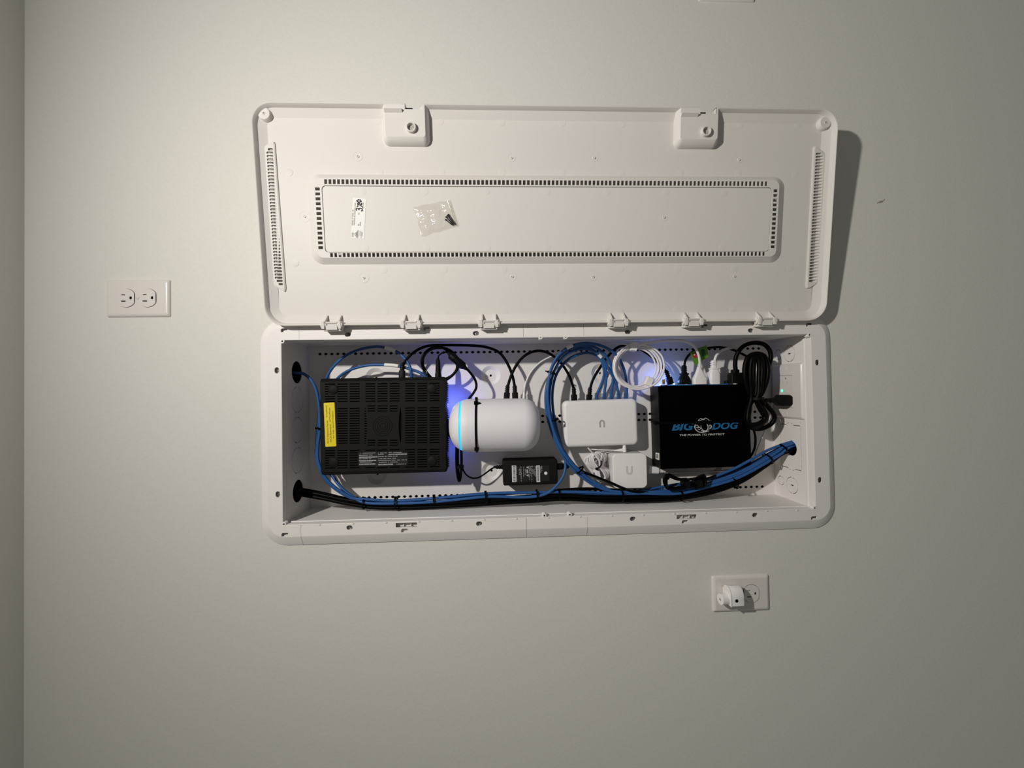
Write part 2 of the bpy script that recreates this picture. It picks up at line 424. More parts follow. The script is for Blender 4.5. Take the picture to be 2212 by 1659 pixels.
for u, v in SV: screw(u+(.002 if u < .5 else -.0015), v-.001, .0062, .0036)
def boss(u, v, w0, w1, r=.0042, hr_=.0017):
    mb = MB(); f = W0.at(u, v)
    mb.lathe(f, [(r*1.15, w0), (r, w1-.0006), (r*.9, w1), (hr_, w1), (hr_*.9, w1-.006)], 16, True, False)
    mb.lathe(f, [(hr_, w1-.004), (hr_*.5, w1-.0041)], 10)
    return mb
for u, v in ((.5071, Z1-.001), (.5556, Z1-.001), (.5080, Z0+.0040), (.5571, Z0+.0040), (X0+.0030, Z1-.0030), (X1-.0035, Z1-.0025), (X1-.0025, Z0+.0025), (X0+.0030, Z0+.0025)):
    obj('screw_post', boss(u, v, .0035, YF+.0004), PLAS, enc, 40)
    mb = MB(); mb.lathe(W0.at(u, v), [(.0016, YF-.0004), (.0010, YF-.0002)], 10); obj('post_hole', mb, DARK, enc, 0)
mb = MB()
for k in range(16):
    u = .085+k*.0615
    mb.box(W0, u-.0016, u+.0016, Z0-.0012, Z0+.0010, YF-.001, YF+.0012)
obj('rim_nub', mb, PLAS, enc, 0, kind='stuff')

# ---------------------------------------------------------------- door
TH = .1157
DF = Fr((-.002, -.03, -.3072), (1, 0, 0), (0, -math.sin(TH), math.cos(TH)))
DW, DH = 1.0656, .3891
door = bpy.data.objects.new('door', None); link(door, enc)
door.location = DF.o-ORG[enc.name]; ORG[door.name] = DF.o.copy()
door['label'] = 'vented white door hinged open above the box, inner side showing'
FW = -.0160
N1 = (.2675, .2985, .379); N2 = (.8026, .8326, .3775)      # notches in the top rim: u0, u1, depth v
VL = [(.0128, .3170), (.0140, .3200), (.0265, .3285), (.0305, .3285), (.0318, .3235), (.0345, .0703), (.0330, .0640), (.0300, .0650), (.0135, .0750), (.0125, .0780)]
VR = [(1.0312, .3275), (1.0335, .3290), (1.0545, .3164), (1.0575, .3080), (1.0600, .0850), (1.0585, .0746), (1.0380, .0640), (1.0335, .0645), (1.0318, .0700)]
CA = rrect(.979-.0848, .2732-.113, .022, 8, (.979+.0848)/2, (.2732+.113)/2)
CB = rrect(.9625-.0985, .2638-.1235, .0115, 8, (.9625+.0985)/2, (.2638+.1235)/2)
CC = rrect(.9490-.1127, .2505-.1328, .0065, 8, (.9490+.1127)/2, (.2505+.1328)/2)
inset = .0195
fo = rrect(DW-2*inset, DH-2*inset, .016, 8, DW/2, DH/2)
# field outline follows the rim; cut back where the notches are
def notch(poly):
    out = []
    vt = max(v for u, v in poly)
    for i, (u, v) in enumerate(poly):
        out.append((u, v))
        u2, v2 = poly[(i+1) % len(poly)]
        if abs(v-vt) < 1e-4 and abs(v2-vt) < 1e-4 and u > .9 and u2 < .2:
            for a, b_, d in (N2, N1): out += [(b_, vt), (b_, min(vt, d)), (a, min(vt, d)), (a, vt)]
    return out
mb = MB()
plate(mb, DF, [fo, CA, VL, VR], FW-.0010, FW)
obj('door_field', mb, PLAS2, door, 0)
# rim in pieces
def rimpts(ins, r):
    r = max(r, .002); base = rrect(DW-2*ins, DH-2*ins, r, 10, DW/2, DH/2)
    out = []
    for i, (u, v) in enumerate(base):
        out.append((u, v))
        u2, v2 = base[(i+1) % len(base)]
        if i == 10:                     # end of the top-right arc, walking left along the top
            for q in (N2[1], N2[0], N1[1], N1[0]): out.append((q, v))
    return out
P_ = [(-.0000, .036, -.0180), (-.0006, .036, -.0100), (.0000, .036, -.0012), (.0008, .035, 0), (.0018, .034, -.0003), (.0024, .034, -.0010), (.0052, .031, -.0098), (.0062, .030, -.0104), (inset, .016, FW)]
R_ = [[DF.p(u, v, W_) for u, v in rimpts(i_, r_)] for i_, r_, W_ in P_]
mb = MB(); b0 = 0; n = len(R_[0])
for r_ in R_: mb.v += r_
for i in range(len(R_)-1):
    for j in range(n):
        if j in (11, 13): continue      # the two notches (segments N2 and N1)
        k = (j+1) % n
        mb.f.append((i*n+j, i*n+k, (i+1)*n+k, (i+1)*n+j))
obj('rim', mb, PLAS2, door, 35)
# raised slope, slotted ring, centre panel
mb = MB()
mb.quadloft([[DF.p(u, v, W_) for u, v in L] for L, W_ in ((CA, FW), (CB, -.0065))], False, False)
ring_holes = []
for k in range(108):
    u = .1205+k*(.9368-.1205)/107; v = .2572
    ring_holes.append([(u-.0026, v-.0042), (u+.0024, v-.0042), (u+.0026, v+.0042), (u-.0024, v+.0042)])
    u = .1240+k*(.9385-.1240)/107; v = .1284
    ring_holes.append([(u-.0025, v-.0038), (u+.0025, v-.0038), (u+.0025, v+.0038), (u-.0025, v+.0038)])
for k in range(13):
    v = .2445-k*(.2445-.1415)/12
    for u in (.1052, .9560): ring_holes.append([(u-.0042, v-.0026), (u+.0042, v-.0026), (u+.0042, v+.0026), (u-.0042, v+.0026)])
plate(mb, DF, [CB, CC]+ring_holes, -.0085, -.0065)
obj('vent_ring', mb, PLAS2, door, 30)
def shrink(L, d):
    cu = sum(a for a, b_ in L)/len(L); cv = sum(b_ for a, b_ in L)/len(L)
    us = max(a for a, b_ in L)-cu; vs = max(b_ for a, b_ in L)-cv
    return [(cu+(a-cu)*(us-d)/us, cv+(b_-cv)*(vs-d)/vs) for a, b_ in L]
C2 = shrink(CC, .0009)
mb = MB(); plate(mb, DF, [C2], -.0095, -.0075); plate(mb, DF, [shrink(CC, -.0004), shrink(CC, .003)], -.0110, -.0100)
obj('centre_panel', mb, PLAS2, door, 0)
def vent(L, leftside):
    mb = MB(); hs = []
    T = shrink(L, .0022)
    mb.quadloft([[DF.p(u, v, W_) for u, v in q] for q, W_ in ((L, FW-.0003), (L, -.0140), (T, -.0128))], False, False)
    for k in range(42):
        v = .3145-k*(.3145-.0775)/41
        if leftside: a, b_ = .0166, .0284+(.3145-v)*.0090
        else: a, b_ = 1.0350+(.3145-v)*.0025, 1.0503+(.3145-v)*.0200
        if leftside and k == 0: a += .003
        if leftside and k > 39: a += .003*(k-39)
        if not leftside and (k == 0 or k == 41): b_ -= .004
        if not leftside: b_ = min(b_, 1.0548)
        hs.append(rrect(b_-a, .0040, .0016, 2, (a+b_)/2, v))
    plate(mb, DF, [T]+hs, -.0137, -.0128)
    return mb
obj('side_vent', vent(VL, True), PLAS2, door, 30); obj('side_vent', vent(VR, False), PLAS2, door, 30)
# ejector marks
for (u, v, r) in ((.1769, .3048, .0085), (.4567, .3044, .0075), (.6105, .3054, .0075), (.8875, .304, .0065), (.7421, .1963, .0070), (.1776, .0887, .0095), (.455, .089, .0085), (.6104, .0882, .0075), (.8876, .0876, .0065), (.0757, .199, .0100)):
    cw = -.0075 if (.12 < u < .94 and .14 < v < .24) else FW
    mb = MB(); f = DF.at(u, v, cw)
    mb.lathe(f, [(r, -.0005), (r, .00030), (r-.0007, .00030), (r-.0009, .00012), (.0024, .00012), (.0022, .0016), (.0012, .0016), (.0010, .0004)], 24)
    obj('moulding_mark', mb, PLAS2, door, 40)
for (u, v) in ((.0533, .2768), (.0539, .1162)):
    mb = MB(); mb.lathe(DF.at(u, v, FW), [(.0066, -.0005), (.0066, .0003), (.0060, .0004)], 24); obj('moulding_mark', mb, PLAS2, door, 40)
for i in range(9):
    for v, cw in ((.2415, -.0075), (.141, -.0075), (.262+.017, FW), (.1030, FW), (.0235, FW), (.3725-.006, FW)):
        u = .185+i*.112+(.03 if cw == FW else 0)
        if u > .93 and cw != FW or u > 1.03: continue
        if abs(u-.265) < .045 and v > .32 or abs(u-.81) < .05 and v > .32: continue
        mb = MB(); mb.lathe(DF.at(u, v, cw), [(.0066, -.0003), (.0066, .00016), (.0060, .00020)], 24); obj('ejector_mark', mb, PLAS2, door, 40)
# corner posts
for (u, v) in (DF.hit(569, 244, -.007), DF.hit(1784, 264, -.007)):
    mb = MB(); f = DF.at(u, v)
    mb.lathe(f, [(.0125, FW-.0005), (.0108, -.0085), (.0098, -.0075), (.0030, -.0073), (.0024, -.0073)], 28)
    mb.lathe(f, [(.0032, -.0073), (.0028, -.0067), (.0016, -.0067), (.0014, -.0085)], 14, True, True)
    obj('corner_post', mb, PLAS2, door, 40)
    mb = MB(); mb.lathe(f, [(.0014, -.0067), (.0005, -.0064)], 10); obj('post_hole', mb, GINK_SHADE, door, 0)
# latch housings
def latch(uL, uR, vB, vT, nt_, name='latch_housing'):
    mb = MB()
    def oct_(x0, x1, z0, r): # housing outline open at the top edge, notch top right
        out = [(x1, nt_[2] if x1 > nt_[0] else vT)]
        a = [(x0, vT)]
        n = 6
        for k in range(n+1):
            t = pi/2*k/n; a.append((x0+r-r*math.cos(t), z0+r-r*math.sin(t)))
        for k in range(n+1):
            t = pi/2*k/n; a.append((x1-r+r*math.sin(t), z0+r-r*math.cos(t)))
        a += [(x1, vT), (nt_[1], vT), (nt_[1], nt_[2]), (nt_[0], nt_[2]), (nt_[0], vT)]
        return a
    A = oct_(uL-.0040, uR+.0040, vB-.0065, .011); B_ = oct_(uL-.0030, uR+.0030, vB-.0055, .0105); C_ = oct_(uL+.0010, uR-.0010, vB+.0012, .0065); E_ = oct_(uL+.0028, uR-.0022, vB+.0045, .004)
    mb.quadloft([[DF.p(u, v, W_) for u, v in q] for q, W_ in ((A, FW-.0010), (B_, -.0090), (C_, -.0022), (E_, -.0006))], False, False)
    plate(mb, DF, [E_], -.0022, -.0006)
    o = obj(name, mb, PLAS2, door, 60)
    return o
LA = [(.2290, .3045, .3285, DH-.0008, N1), (.7640, .8385, .3285, DH-.0008, N2)]
for (a, b_, c_, d, nn) in LA:
    latch(a, b_, c_, d, (nn[0], nn[1], nn[2]))
    cu, cv = nn[0]+.0105, nn[2]-.0320
    mb = MB(); f = DF.at(cu, cv, -.0006)
    mb.lathe(f, [(.0090, 0), (.0088, .0056), (.0083, .0062), (.0068, .0062), (.0064, .0056), (.0064, .0002)], 16, False, False)
    mb.lathe(f, [(.0064, .0003), (.0040, .0003)], 16)
    obj('latch_boss', mb, PLAS2, door, 30)
    mb = MB(); u0, u1, vv = nn[0]-.0360, nn[0]-.0050, nn[2]-.0030
    mb.quadloft([[DF.p(x, vv+y, W_) for y, W_ in ((-.0032, -.0006), (.0012, .0050), (.0022, .0050), (.0030, -.0006))] for x in (u0, u1)])
    obj('latch_ridge', mb, PLAS2, door, 30)
    mb = MB(); mb.box(DF, nn[0]+.0005, nn[0]+.0125, nn[2]+.0002, nn[2]+.0045, -.0100, -.0050); obj('latch_bolt', mb, BRUB, door, 0)
    mb = MB(); mb.quadloft([[DF.p(x, y, W_) for x, y in ((nn[1], nn[2]), (nn[1], DH-.001), (nn[1]-.0125, nn[2]))] for W_ in (-.0145, -.0060)]); obj('latch_gusset', mb, PLAS2, door, 0)
# hinges
for i, u in enumerate((.1201, .2650, .4097, .6558, .8014, .9457)):
    mb = MB(); hw = .0200
    f = axis_fr(DF.p(u-hw, .0010, -.0030), DF.u)
    mb.lathe(f, [(.0062, 0), (.0070, .0006), (.0070, .0085), (.0058, .0088), (.0058, 2*hw-.0088), (.0070, 2*hw-.0085), (.0070, 2*hw-.0006), (.0062, 2*hw)], 18)
    mb.box(DF, u-.0100, u+.0100, -.0078, .0068, -.0030, .0030)
    for s in (-1, 1):
        mb.quadloft([[DF.p(u+s*.0128+x, y, W_) for y, W_ in ((.0200, -.0140), (.0150, -.0075), (.0060, .0035), (.0000, .0042), (0, -.0090))] for x in (-.0013, .0013)])
        mb.box(DF, u+s*.0150-.0025, u+s*.0150+.0025, -.0060, .0075, -.0060, .0046)
    mb.box(DF, u-.0160, u+.0160, -.0105, -.0045, -.0160, -.0010, .001)
    obj('hinge', mb, PLAS2, door, 40)
    mb = MB(); mb.poly([DF.p(u-.0095, -.0002, .0031), DF.p(u-.0070, -.0002, .0031), DF.p(u-.0070, .0028, .0031), DF.p(u+.0095, .0028, .0031), DF.p(u+.0095, .0042, .0031), DF.p(u-.0095, .0042, .0031)]); obj('hinge_slot_shade', mb, GINK_SHADE, door, 0)  # flat grey L paints the shaded top and left of a recess
# sticker on the centre panel
q0 = DF.hit(757.5, 514, -.0075); q1 = DF.hit(761.5, 427, -.0075); q2 = DF.hit(789.5, 431, -.0075)
sf = Fr(DF.p(q0[0]+.0010, q0[1], -.0073), DF.p(q1[0], q1[1])-DF.p(q0[0], q0[1]), DF.u*-1)
sw, sh_ = Vec((q1[0]-q0[0], q1[1]-q0[1])).length, Vec((q2[0]-q1[0], q2[1]-q1[1])).length
mb = MB(); mb.box(sf, 0, sw, 0, -sh_, -.0002, .0002); obj('paper_sticker', mb, PAPER, door, 0, label='small white printed paper sticker')
def marks(mb, fr, u0, u1, v, h, n, w_=.0003, fill=.7):
    du = (u1-u0)/n
    for i in range(n):
        if random.random() < .12: continue
        a = u0+i*du
        mb.poly([fr.p(a, v-h/2, w_), fr.p(a+du*fill, v-h/2, w_), fr.p(a+du*fill, v+h/2, w_), fr.p(a, v+h/2, w_)])
def sx(zx, zy):      # pixel of the sticker zoom (735..815, 415..530 at 14.42x) to sticker frame
    P = ray(735+zx/14.42, 415+zy/14.42); d = CP+P*((sf.o-CP).dot(sf.n)/P.dot(sf.n))-sf.o
    return (d.dot(sf.u), d.dot(sf.v))
mb = MB()
for (x, ya, yb, n_) in ((390, 1035, 545, 26), (455, 1035, 330, 40), (710, 620, 325, 16), (625, 1055, 925, 6), (568, 1050, 985, 3), (582, 700, 635, 3)):
    a = sx(x, ya); b_ = sx(x, yb); marks(mb, sf, a[0], b_[0], (a[1]+b_[1])/2, .0022, n_)
a = sx(500, 1310); 
ribbon(mb, sf, [(a[0]-.006, a[1]-.001), (a[0], a[1]+.0032), (a[0]+.005, a[1]-.002), (a[0]-.006, a[1]-.001)], .0008); ribbon(mb, sf, [(a[0]-.002, a[1]), (a[0]+.002, a[1])], .0018)
a = sx(610, 1310)
for j in range(5): ribbon(mb, sf, [(a[0]-.007+j*.001*(j % 3), a[1]+.004-j*.0022), (a[0]+.007-j*.0008, a[1]+.004-j*.0022)], .0008)
obj('fine_print', mb, GINK_SHADE, door, 0)
mb = MB(); a = sx(415, 1400); b_ = sx(365, 1240); text(mb, 'GND', sf, a[0], a[1], b_[0]-.001, b_[1], .0003)
a = sx(690, 590); b_ = sx(500, 470); ribbon(mb, sf, [(a[0]+(b_[0]-a[0])*x, a[1]+(b_[1]-a[1])*y) for x, y in ((0, .95), (.35, 1.0), (.75, .9), (.55, .62), (.25, .55), (.6, .5), (.8, .28), (.6, .05), (.2, .0), (0, .18))], .0016, .0004)
a = sx(700, 470); b_ = sx(520, 370); ribbon(mb, sf, [(a[0]+(b_[0]-a[0])*x, a[1]+(b_[1]-a[1])*y) for x, y in ((0, .95), (.1, .8), (1.0, .85), (.7, .5), (0, 0))], .0016, .0004)
a = sx(660, 400); b_ = sx(540, 330); ribbon(mb, sf, [(a[0]+(b_[0]-a[0])*x, a[1]+(b_[1]-a[1])*y) for x, y in ((0, .8), (.4, 1.0), (.9, .8), (.6, .4), (0, 0), (1, -.05))], .0016, .0004)
a = sx(655, 320); b_ = sx(520, 235); ribbon(mb, sf, [(a[0]+(b_[0]-a[0])*x, a[1]+(b_[1]-a[1])*y) for x, y in ((0, .4), (.1, .9), (.6, 1.0), (1, .6), (.9, .2), (.4, 0), (0, .4))], .0019, .0004)
obj('handwriting', mb, INK, door, 0, label='handwritten black number on the sticker', kind='stuff')

# ---------------------------------------------------------------- bag of screws on the door
BGF = DF.at(0, 0, -.0075)
bag = thing('parts_bag', 'small clear plastic bag of dark screws stuck to the open cabinet door', 'bag', DF.p(*DF.hit(940, 470, -.0075), -.0075))
cor = [DF.hit(*p, -.005) for p in ((893, 505), (896, 440), (973, 431), (991, 487))]      # bl, tl, tr, br
cor = [DF.hit(*p, -.005) for p in ((911, 511), (892, 446), (973, 431), (991, 487))]
from mathutils import noise as mn
def bagpt(side):
    def fn(i, j):
        a = Vec(cor[0])*(1-i)+Vec(cor[3])*i; b_ = Vec(cor[1])*(1-i)+Vec(cor[2])*i; q = a*(1-j)+b_*j
        e = min(i, 1-i, j, 1-j)*5; e = min(1, e)
        cr_ = mn.noise(Vec((i*5, j*4, 3+side*7)))*.0030+abs(mn.noise(Vec((i*9+3, j*9, side*5))))*.0030*(1.3-i)
        jx = mn.noise(Vec((j*6, side, 1)))*.004*(1-i)
        wv = -.0070+(.0012 if side else .0003)+e*(.0032 if side else .0005)+(cr_*e*1.0 if side else 0)
        return DF.p(q.x+jx, q.y+mn.noise(Vec((i*5, j*1, 9)))*.0015, max(wv, -.0070+.0004))
    return fn
mb = MB(); mb.grid(bagpt(1), 44, 32); obj('bag_front', mb, FILM, bag, 60)
mb = MB()
for t0, t1 in (((966, 432), (984, 488)), ((969, 432), (987, 488))):
    a = DF.hit(*t0, -.004); b_ = DF.hit(*t1, -.004); mb.tube([DF.p(*a, -.0045), DF.p(*b_, -.0045)], .0005, 6)
obj('zip_seal', mb, FILM, bag, 60)
for i, (p, q) in enumerate((((966, 465), (982, 486)), ((963, 468), (980, 487)), ((970, 467), (985, 486)), ((962, 474), (978, 487)), ((968, 463), (984, 485)))):
    a = DF.p(*DF.hit(*p, -.0055), -.0052); b_ = DF.p(*DF.hit(*q, -.0055), -.0052); L = (b_-a).length
    mb = MB(); mb.lathe(axis_fr(a, b_-a), [(.0016, 0), (.0018, .0006), (.0010, .0020), (.0008, .0030), (.0010, .0040), (.0009, L*.6), (.0010, L*.8), (.0003, L)], 10)
    obj('bag_screw', mb, BAGS, None, 40, label=['dark screw in the clear bag', ][0]+(' lying %s' % ('in the middle of the fan', 'second from the left edge', 'nearest the zip seal', 'at the lower left, apart from the rest', 'topmost, its head highest')[i]), cat='screw', group='loose dark screws inside the clear bag on the door')

# ---------------------------------------------------------------- wall plates
def duplex_face(t, fr, cu, cv, ground_right=True):
    mb = MB(); R = .0172
    # round face cut flat on two sides
    L = [(max(-.0148, min(.0148, a)), b_) for a, b_ in circ(R, 32)]
    L = [(cu+a, cv+b_) for a, b_ in L]
    f = fr
    hs = [rectl(cu-.0082, cu-.0016, cv+.0050, cv+.0068), rectl(cu-.0090, cu-.0006, cv-.0070, cv-.0050),
          [(cu+.0062, cv-.0022), (cu+.0072, cv-.0026), (cu+.0104, cv-.0026), (cu+.0104, cv+.0026), (cu+.0072, cv+.0026), (cu+.0062, cv+.0022)]]
    plate(mb, f, [L]+hs, .0045, .0066)
    sk = [[f.p(a, b_, w_) for a, b_ in L] for w_ in (.0020, .0066)]
    mb.quadloft(sk, False, False)
    o = obj('receptacle_face', mb, PLATE, t, 0)
    mb = MB(); mb.box(f, cu-.011, cu+.012, cv-.009, cv+.009, .0025, .0030); obj('slot_interior', mb, DARK, t, 0)
def plate_thing(label, c, rot=0, full=True, cat='outlet', name='wall_outlet'):
    t = thing(name, label, cat, (c[0], 0, c[1]))
    f = Fr((c[0], 0, c[1])).turn(rot)
    mb = MB(); Lh, Sh = .1143, .0699
    rings = [(0, Lh, Sh, .002), (.0012, Lh, Sh, .0025), (.0030, Lh-.0018, Sh-.0018, .0025), (.0046, Lh-.0060, Sh-.0060, .003), (.0052, Lh-.0110, Sh-.0110, .003)]
    if full:
        cut = []
        for cu in (-.0193, .0193): cut.append([(max(-.0153, min(.0153, a))+cu, b_) for a, b_ in circ(.0177, 32)])
        mb.loft(f, rings, 4, False, False)
        plate(mb, f, [rrect(Lh-.0110, Sh-.0110, .003, 4)]+cut, .0040, .0052)
    else: mb.loft(f, rings, 4)
    obj('cover_plate', mb, PLATE, t, 40)
    return t, f
t, f = plate_thing('white duplex outlet with both sockets empty, left of the cabinet', (-.2483, -.2479))
for cu in (-.0193, .0193): duplex_face(t, f, cu, 0)
mb = MB(); mb.lathe(f.at(0, 0, .0050), [(.0034, 0), (.0034, .0006), (.0026, .0011)], 16); obj('plate_screw', mb, PLATE, t, 40)
mb = MB(); mb.box(f.at(0, 0, .0059), -.0030, .0030, -.0003, .0003, 0, .0004); obj('screw_slot', mb, GINK_SHADE, t, 0)
t, f = plate_thing('white duplex outlet with a plug adapter in its left socket, below the cabinet', (.8953, -.8404))
for cu in (-.0193, .0193): duplex_face(t, f, cu, 0)
# adapter plugged in it
ad = thing('plug_adapter', 'small grey-white plug adapter with a round nose, pushed into the outlet below the cabinet', 'adapter', (.87, -.0070, -.849))
def dprof(k, x):                        # D shaped outline in the y-z plane
    cy, cz = -.020, -.834
    pts = [(-.0068, -.849), (-.034, -.849), (-.034, -.834)]+[(-.0205-.0135*math.cos(t), -.834+.0170*math.sin(t)) for t in [math.radians(a) for a in range(12, 150, 12)]]+[(-.0068, -.826)]
    return [Vec((x, cy+(y-cy)*k if y < -.007 else y, cz+(z-cz)*k)) for y, z in pts]
mb = MB(); mb.quadloft([dprof(k, x) for k, x in ((.97, .8590), (1, .8600), (1, .8815), (.95, .8835))]); obj('adapter_body', mb, DEV, ad, 35)
mb = MB(); mb.quadloft([dprof(k, x) for k, x in ((1.03, .8562), (1.07, .8568), (1.07, .8585), (1.03, .8590))]); obj('flange', mb, DEV, ad, 35)
nf = axis_fr((.8565, -.0235, -.8394), (-1, -.10, 0))
mb = MB(); mb.lathe(nf, [(.0100, 0), (.0100, .0150), (.0094, .0156), (.0024, .0156), (.0020, .0140)], 28); obj('round_nose', mb, DEV, ad, 40)
mb = MB(); mb.lathe(nf, [(.0022, .0157), (.0008, .0160)], 14); obj('nose_hole', mb, GINK_SHADE, ad, 0)
mb = MB(); mb.lathe(Fr((.8685, -.0340, -.8390)), [(.0032, 0), (.0032, .0003), (.0010, .0004)], 14); obj('side_hole', mb, DARK, ad, 0)
c = at(1568, -32, 0)
t, f = plate_thing('white wall plate cut off by the top edge of the photo', (c.x, c.z), 0, False, 'wall plate', 'wall_plate')
for s in (-1, 1):
    mb = MB(); mb.lathe(f.at(s*.030, 0, .0050), [(.0034, 0), (.0034, .0006), (.0026, .0011)], 16); obj('plate_screw', mb, PLATE, t, 40)

# ---------------------------------------------------------------- black gateway router
RY = .030
rt = thing('router', 'black slotted router box with a yellow label, at the left end of the cabinet', 'router', (.19, .05, -.595))
f = Fr((0, RY, 0))
a = at(693, 1021, RY); b_ = at(961, 820, RY)
ru0, ru1, rv0, rv1 = a.x, b_.x, a.z, b_.z
cu, cv, RW, RH = (ru0+ru1)/2, (rv0+rv1)/2, ru1-ru0, rv1-rv0
F2 = f.at(cu, cv)
mb = MB(); mb.loft(F2, [(-.0460, RW-.004, RH, .006), (-.0440, RW, RH+.010, .004), (-.0060, RW+.002, RH+.012, .004), (-.0008, RW, RH+.0005, .0035)], 3, True, False)
mb.loft(F2, [(-.0050, RW-.008, RH-.004, .003), (-.0052, RW-.009, RH-.005, .003)], 3)
obj('case', mb, BLK, rt, 40)
zr = lambda x, y: ((690+x/7.214), (800+y/7.214))
def rh(x, y): p = at(*zr(x, y), RY); return (p.x, p.z)
cols = ((85, 245), (280, 440), (470, 630), (715, 872), (905, 1062), (1095, 1253), (1335, 1490), (1525, 1680), (1718, 1872))
hs = []
def sl(x0, x1, y, h=11):
    a = rh(x0, y); b_ = rh(x1, y); hs.append(rrect(b_[0]-a[0], .0019, .0006, 1, (a[0]+b_[0])/2, (a[1]+b_[1])/2))
for ci, (x0, x1) in enumerate(cols):
    for r_ in range(8):
        xx0, xx1 = x0, x1
        if ci == 0 and 1 <= r_ <= 4: xx1 = 140
        if ci == 8 and 0 < r_ < 4: xx0 = 1835
        sl(xx0, xx1, 215+r_*38.5-(ci*1.5))
    for r_ in range(8):
        if 3 <= ci <= 5 and 1 <= r_ <= 6: continue
        if ci == 2 and 1 <= r_ <= 6: sl(x0, 600, 1252+r_*38.5-ci*2.5); continue
        if ci == 6 and 1 <= r_ <= 6: sl(1375, x1, 1252+r_*38.5-ci*2.5); continue
        xx0, xx1 = x0, x1
        if ci == 0 and 3 <= r_ <= 6: xx1 = 150
        if ci == 8 and 3 <= r_ <= 6: xx0 = 1845
        sl(xx0, xx1, 1252+r_*38.5-ci*2.5)
    if ci in (1, 2, 6, 7, 8):
        for r_ in range(15): sl(x0, x1, 598+r_*38.6-(ci*1.8))
    if ci in (3, 4, 5):
        for y in (555, 595, 633, 1090, 1128, 1166): sl(x0+(35 if ci == 3 else 0), x1-(35 if ci == 5 else 0), y)
for r_ in range(15):
    b1 = 20*math.sin(pi*(r_+.5)/15); sl(700, 715+b1*1.4, 598+r_*38.6); 
lens = [(1262+s*(27*math.sin(pi*k/10)), 565+k*58.5) for s, rng in ((1, range(0, 11)), (-1, range(9, 0, -1))) for k in rng]
hs.append([rh(x, y) for x, y in lens])
mb = MB(); plate(mb, f, [rrect(RW-.0004, RH-.0004, .0035, 3, cu, cv)]+hs, -.0018, 0)
obj('slotted_face', mb, BLK, rt, 0)
mb = MB(); mb.box(F2, -RW/2+.003, RW/2-.003, -RH/2+.003, RH/2-.003, -.0048, -.0045); obj('inner_liner', mb, DARK, rt, 0)
for (x, y) in ((215, 300), (1755, 285), (222, 1440), (1760, 1415)):
    a = rh(x, y); mb = MB(); mb.lathe(f.at(*a), [(.0102, 0), (.0098, .0006), (.0080, .0014), (.0045, .0020), (.0015, .0022)], 24); obj('foot', mb, BLK, rt, 50)
mb = MB(); a = rh(985, 870)
for rr_ in (.006, .0105, .015, .0195): mb.tube([f.p(a[0]+rr_*math.cos(t)*.95, a[1]+rr_*math.sin(t), .0001) for t in [k*pi/12 for k in range(24)]], .0005, 4, True)
obj('embossed_swirl', mb, BLK, rt, 40)
mb = MB()
for k in range(40):
    z = rv1-.004-k*(RH-.008)/39; x = ru1+.0009
    mb.quadloft([[Vec((x, RY+y, z+dz+s)) for y, dz in ((.007, 0), (.043, -.004))]+[Vec((x+.0012, RY+y, z+dz+s)) for y, dz in ((.043, -.004), (.007, 0))] for s in (-.0010, .0010)])
obj('side_louvres', mb, BLK, rt, 0)
mb = MB(); mb.box(F2, -.07, .07, -.05, .05, -(D-RY)+.0002, -.0455); obj('mounting_pad', mb, BRUB, rt, 0)
mb = MB()
for (z) in (-.440, -.500, -.560): mb.box(Fr((ru1-.006, .0768, z)), -.003, .003, -.008, .008, 0, .0006)
obj('status_led', mb, LEDB, rt, 0, label='glowing blue side light')
mb = MB()
for x in (115, 300, 900, 1350): mb.box(f, rh(x, 0)[0], rh(x+(180 if x < 900 else 420), 0)[0], rv1+.0006, rv1+.0030, -.0042, -.0030)
obj('edge_rib', mb, BRUB, rt, 0)
# labels
c4 = [at(695+x/14.425, 860+y/14.425, RY-.0002) for x, y in ((115, 1515), (60, 150))]
lf = Fr(c4[0], c4[1]-c4[0], (-1, 0, 0)); LL = (c4[1]-c4[0]).length
mb = MB(); Wd = .0212
mb.quadloft([[lf.p(u, v, w_) for u, v in rrect(LL, Wd, .0015, 3, LL/2, -Wd/2)] for w_ in (0, .0004)]); obj('yellow_label', mb, YEL, rt, 0, label='yellow sticker with the network name and password')
mb = MB()
text(mb, 'Wi-Fi Network Name:', lf, .006, -.0070, .0560-.004, -.0042, .0005); text(mb, 'ATTyJ9DXFi', lf, .0575, -.0070, .0815, -.0042, .0005)
text(mb, 'Wi-Fi Password:', lf, .0085, -.0128, .0440, -.0098, .0005); text(mb, 'b677hud9yxph', lf, .0490, -.0128, .0765, -.0098, .0005)
text(mb, 'For help, att.com/support', lf, .0160, -.0186, .0700, -.0154, .0005)
obj('label_text', mb, INK, rt, 0)
mb = MB(); a = rh(612, 1490); b_ = rh(1372, 1268); mb.box(f, a[0], b_[0], a[1], b_[1], 0, .0004); obj('info_label', mb, DLAB, rt, 0, label='dark printed information label with barcodes')
mb = MB(); mk = MB()
def barcode(x0, x1, y, h=24):
    a = rh(x0, y); b_ = rh(x1, y-h); mb.poly([f.p(a[0], a[1], .0005), f.p(b_[0], a[1], .0005), f.p(b_[0], b_[1], .0005), f.p(a[0], b_[1], .0005)])
    u = a[0]+.0006
    while u < b_[0]-.001:
        wd = random.choice((.0003, .0004, .0007)); mk.poly([f.p(u, a[1]+.0003, .0006), f.p(u+wd, a[1]+.0003, .0006), f.p(u+wd, b_[1]-.0003, .0006), f.p(u, b_[1]-.0003, .0006)]); u += wd+random.choice((.0005, .0009, .0013))
for x0, x1, y in ((622, 908, 1363), (620, 886, 1418), (620, 874, 1473), (1078, 1364, 1320), (918, 1148, 1478)): barcode(x0, x1, y)
